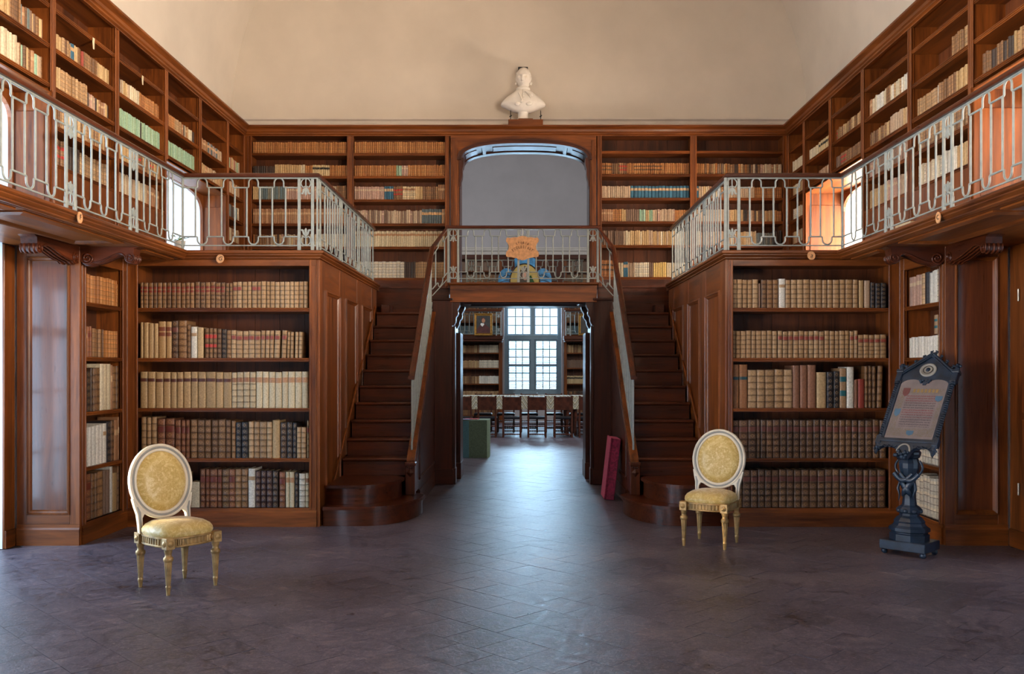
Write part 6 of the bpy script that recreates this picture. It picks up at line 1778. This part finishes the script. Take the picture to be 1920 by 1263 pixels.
        lp = [L-0.34-0.25*k for k in range(7)] if sg < 0 else [0.34+0.25*k for k in range(7)]
        railing_run(r, org, (x0, 25.14), (x1, 25.14), lp, [nw], zb=(2.43, 2.43), zr=(3.10, 3.10))
        handrail(r, org, [(x0, 25.14, 3.10), (x1, 25.14, 3.10)], 'stair_x')
        u = bookcase('reading_room_upper_bookcase', 'upper bookcase against the end wall %s of the reading room window' % lab, (x0, 25.70, 2.432), 0, bays, 0.0, 2.27, 0.29, [[0.05, 0.42, 0.78, 1.14, 1.5, 1.86]]*2, post=0.07, ends=(0.07, 0.07), seed=141+sg)
        mx = Matrix.Translation((x0, 25.62, 0)); nb = len(bays)-1
        for k in range(2):
            a, c = bays[k]+0.075, bays[k+1]-0.075
            styles = [['pale', 'vtan', 'calf'], ['pale', 'vtan'], ['calf', 'pale'], 'pale', 'calf'] if sg < 0 else [['calf', 'pale', 'vtan'], 'dkpaper', 'vblack', ['dark', 'calf'], 'calf']
            st2 = ['whiteb', 'whiteb', 'whitep', None, None] if sg < 0 else [None]*5
            for z, s, s2 in zip(sh, styles, st2):
                if sg < 0 and k == 1 and s2: fill(mx, a, c, z, [(.5, s, .21), (.5, s2, .215)], wr=(0.035, 0.05))
                else: fill(mx, a, c, z, [(1, s, .22)], wr=(0.035, 0.05))
            m2 = Matrix.Translation((x0, 25.70, 2.432))
            for z, s in zip([0.05, 0.42, 0.78, 1.14, 1.5, 1.86], ['bluegr', 'calf', ['calf', 'dark'], 'calf', 'calf', 'dkpaper']): fill(m2, a, c, z, [(1, s, .25)], wr=(0.035, 0.05))
    b = MB().box(-3.3, 3.5, 25.68, 26.0, 4.62, 4.74, 0.01).box(-0.6, 1.2, 25.72, 26.0, 3.92, 4.62)
    o = part('trim_5', b, 'stair_x'); o['kind'] = 'structure'
    # portraits standing at the gallery railing
    def portrait(x0, x1, z0, z1, label, fig=True):
        t = thing('framed_portrait', label, 'painting', ((x0+x1)/2, 25.04, z0))
        hw, H = (x1-x0)/2, z1-z0
        part('frame', MB().ring(-hw, hw, 0, H, [(0, 0.02), (0, -0.02), (0.015, -0.034), (0.03, -0.028), (0.045, -0.012), (0.06, -0.018), (0.066, -0.002), (0.066, 0.02)]), 'goldframe', t)
        c = part('canvas', MB().box(-hw+0.06, hw-0.06, -0.003, 0.012, 0.06, H-0.06), 'canvas', t)
        if fig:
            y_ = -0.0035
            def disc(cx, cz, rx, rz, n=22): return [(cx+rx*cos(2*pi*k/n), cz+rz*sin(2*pi*k/n)) for k in range(n)]
            part('painted_robe', MB().ext([(-hw+0.065, 0.062), (hw-0.065, 0.062), (hw-0.075, 0.20), (0.06, 0.30), (0.03, 0.34), (-0.05, 0.33), (-0.12, 0.26), (-hw+0.068, 0.16)], 'xz', y_-0.001, y_), 'redrobe', c)
            part('painted_collar', MB().ext([(-0.07, 0.345), (-0.085, 0.30), (-0.03, 0.245), (0.02, 0.30), (0.015, 0.335)], 'xz', y_-0.003, y_-0.001), 'white', c)
            part('painted_hair', MB().ext(disc(-0.008, 0.447, 0.056, 0.054), 'xz', y_-0.003, y_-0.001), 'chair_wood', c)
            part('painted_face', MB().ext(disc(0.0, 0.412, 0.046, 0.062), 'xz', y_-0.005, y_-0.003), 'skin', c)
    portrait(-1.335, -0.83, 2.431, 3.04, 'gilt-framed portrait of a man in dark red robe and white collar')
    portrait(1.54, 2.04, 2.431, 3.02, 'gilt-framed dark painting on the ledge right of the reading room window', False)
    # long tables under zigzag cloth
    for x0, x1, lab in ((-1.9, 1.09, 'longer'), (1.12, 2.8, 'shorter, further right')):
        t = thing('reading_table', 'long table, %s of two, standing behind the row of chairs' % lab, 'table', ((x0+x1)/2, 20.95, 0)); hw = (x1-x0)/2
        part('table_top', MB().box(-hw+0.01, hw-0.01, -0.44, 0.44, 0.85, 0.888), 'chair_wood', t)
        for x in (-hw+0.08, hw-0.08):
            for yy in (-0.36, 0.36): part('leg', MB().lathe([(0.04, 0), (0.04, 0.15), (0.025, 0.2), (0.045, 0.5), (0.03, 0.78), (0.045, 0.85)], x, yy, 10), 'chair_wood', t)
        c = thing('tablecloth', 'cream and olive zigzag cloth on the %s reading table' % lab, 'tablecloth', ((x0+x1)/2, 20.95, 0.60))
        v = MB()
        n = 60
        for yy in (-0.46, 0.46):
            pts = [(-hw+2*hw*i/n, yy + 0.012*sin(i*1.3)*(1 if yy < 0 else -1)) for i in range(n+1)]
            w_ = [(x, y_, 0.0) for x, y_ in pts] + [(x, yy*0.985, 0.295) for x, y_ in pts]
            v.add(w_, [(i, i+1, n+1+i+1, n+1+i) for i in range(n)], True)
        v.add([(-hw, -0.453, 0.295), (hw, -0.453, 0.295), (hw, 0.453, 0.295), (-hw, 0.453, 0.295)], [(0, 1, 2, 3)])
        part('cloth', v, 'zigzag', c)
    # chairs
    CH = {}
    def far_chair(label, x, y_, rz, group):
        t = thing('reading_chair', label, 'chair', (x, y_, 0), rz, group)
        def P(nm, f, mat, loc=(0, 0, 0)):
            if nm not in CH: CH[nm] = fixn(f().mesh(nm)); CH[nm].materials.append(M[mat])
            link(nm.split('-')[0], CH[nm], None, t, loc)
        for sx in (-1, 1):
            P('leg-f', lambda: MB().box(-0.02, 0.02, -0.02, 0.02, 0, 0.42, 0.003), 'chair_wood', (sx*0.19, 0.20, 0))
            P('leg-b', lambda: MB().ext([(-0.02, 0), (0.02, 0), (0.02, 0.45), (-0.01, 0.92), (-0.045, 0.92), (-0.02, 0.45)], 'yz', -0.02, 0.02), 'chair_wood', (sx*0.19, -0.18, 0))
            P('side_stretcher', lambda: MB().tube([(0, -0.18, 0.10), (0, 0.20, 0.10)], 0.012, 6), 'chair_wood', (sx*0.19, 0, 0))
            P('side_stretcher', None, 'chair_wood', (sx*0.19, 0, 0.12))
        def turned():
            pr = [(0.016 if i % 2 else 0.010, -0.17+0.34*i/13) for i in range(14)]
            return MB().lathe(pr, 0, 0, 8).xf(Matrix.Rotation(pi/2, 4, 'Y'))
        for yy, zz in ((-0.18, 0.07), (0.20, 0.12), (0.20, 0.27), (-0.18, 0.25)): P('turned_stretcher', turned, 'chair_wood', (0, yy, zz))
        P('seat', lambda: MB().box(-0.215, 0.215, -0.19, 0.225, 0.40, 0.455, 0.018), 'chair_leather')
        P('back_panel', lambda: MB().box(-0.175, 0.175, -0.02, 0.012, 0.0, 0.295, 0.004).xf(Matrix.Translation((0, -0.19, 0.605)) @ Matrix.Rotation(radians(4.5), 4, 'X')), 'chair_wood')
    nm6 = ['leftmost, half hidden', 'second from the left', 'third from the left', 'fourth from the left', 'fifth from the left', 'rightmost, half hidden']
    for x, l in zip((-1.33, -0.783, -0.238, 0.315, 0.894, 1.44), nm6):
        far_chair('dark wood chair with its back to us, %s of the near row' % l, x, 20.10, 0, 'near row of reading chairs')
    for x, l in zip((-0.95, -0.403, 0.155, 0.749, 1.33), ('leftmost', 'second from the left', 'middle one', 'second from the right', 'rightmost')):
        far_chair('dark wood chair across the table, %s of the far row' % l, x, 21.78, pi, 'far row of reading chairs')
    # green display plinth with booklets
    t = thing('display_plinth', 'low green cloth-covered display block inside the reading room', 'plinth', (-0.95, 15.6, 0))
    poly = [(0.04, -0.24), (0.345, -0.24), (0.385, -0.10), (0.385, 0.25), (-0.45, 0.25), (-0.45, 0.05)]
    part('block_body', MB().ext(poly, 'xy', 0, 0.625), 'greenbox', t)
    part('teal_face', MB().ext([(0.036, -0.246), (0.04, -0.24), (-0.45, 0.05), (-0.454, 0.044)], 'xy', 0.002, 0.624), 'tealbox', t)
    part('block_top', MB().ext(poly, 'xy', 0.625, 0.64), 'greenbox', t)
    for k, (x, y_, m, l) in enumerate(((-1.02, 15.46, 'tray', 'violet-blue booklet on the green display block'), (-0.88, 15.62, 'redbook', 'reddish booklet on the green display block'))):
        o = part('booklet', MB().box(-0.12, 0.12, -0.08, 0.08, 0, 0.012, 0.002), m, None, (x, y_, 0.640)); o.rotation_euler = (0, 0, 0.3-0.5*k); tag(o, l, 'booklet')
    # second railing on the reading-room side of the bridge, leaded glass piece in between
    org = (0.02, 12.86, 2.63)
    r = thing('rear_bridge_railing', 'dim iron railing seen behind the bridge railing under the arch', 'railing', org)
    railing_run(r, org, (-0.82, 12.93), (0.87, 12.93), [0.28+0.215*k for k in range(6)], [0.09, 1.60], zb=(2.633, 2.633), zr=(3.06, 3.06), amp=0.040)
    g = thing('leaded_glass', 'round leaded glass panel with blue wings behind the bridge railing', 'glass panel', (0.03, 12.52, 2.634))
    def disc(cx, cz, rx, rz, n=28): return [(cx+rx*cos(2*pi*k/n), cz+rz*sin(2*pi*k/n)) for k in range(n)]
    def half(cx, cz, rx, rz, n=28):
        a0 = math.asin(max(-1, min(1, -cz/rz))); return [(cx+rx*cos(a0+(pi-2*a0)*k/n), cz+rz*sin(a0+(pi-2*a0)*k/n)) for k in range(n+1)]
    for s in (-1, 1):
        part('blue_wing', MB().ext(half(s*0.255, 0.095, 0.115, 0.165), 'xz', 0.0, 0.012), 'blueglass', g)
        for k in range(4): part('lead_line', MB().tube([(s*0.16, -0.004, 0.14-0.07*k), (s*0.25, -0.004, 0.17-0.075*k), (s*0.335, -0.004, 0.13-0.06*k)], 0.004, 5), 'black', g)
    part('blue_crown', MB().ext([(-0.135, 0.22), (0.135, 0.22), (0.145, 0.39), (0.10, 0.415), (-0.10, 0.415), (-0.145, 0.39)], 'xz', 0.004, 0.014), 'blueglass', g)
    part('yellow_disc', MB().ext(half(0.0, 0.085, 0.205, 0.235), 'xz', -0.012, 0.0), 'yellowglass', g)
    part('lead_rim', MB().tube([(x, -0.012, z) for x, z in half(0, 0.085, 0.205, 0.235)], 0.008, 6), 'black', g)
    part('dark_figure', MB().ext([(-0.12, 0.0), (-0.07, 0.12), (-0.065, 0.23), (0.0, 0.295), (0.06, 0.23), (0.05, 0.10), (0.02, 0.0)], 'xz', -0.018, -0.012), 'canvas', g)
    part('green_mantle', MB().ext([(0.02, 0.0), (0.05, 0.15), (0.085, 0.16), (0.14, 0.05), (0.15, 0.0)], 'xz', -0.02, -0.012), 'greenglass', g)
    part('pale_face', MB().ext(disc(0.005, 0.155, 0.042, 0.060), 'xz', -0.022, -0.018), 'pinkglass', g)
far_room()
finish_mass()
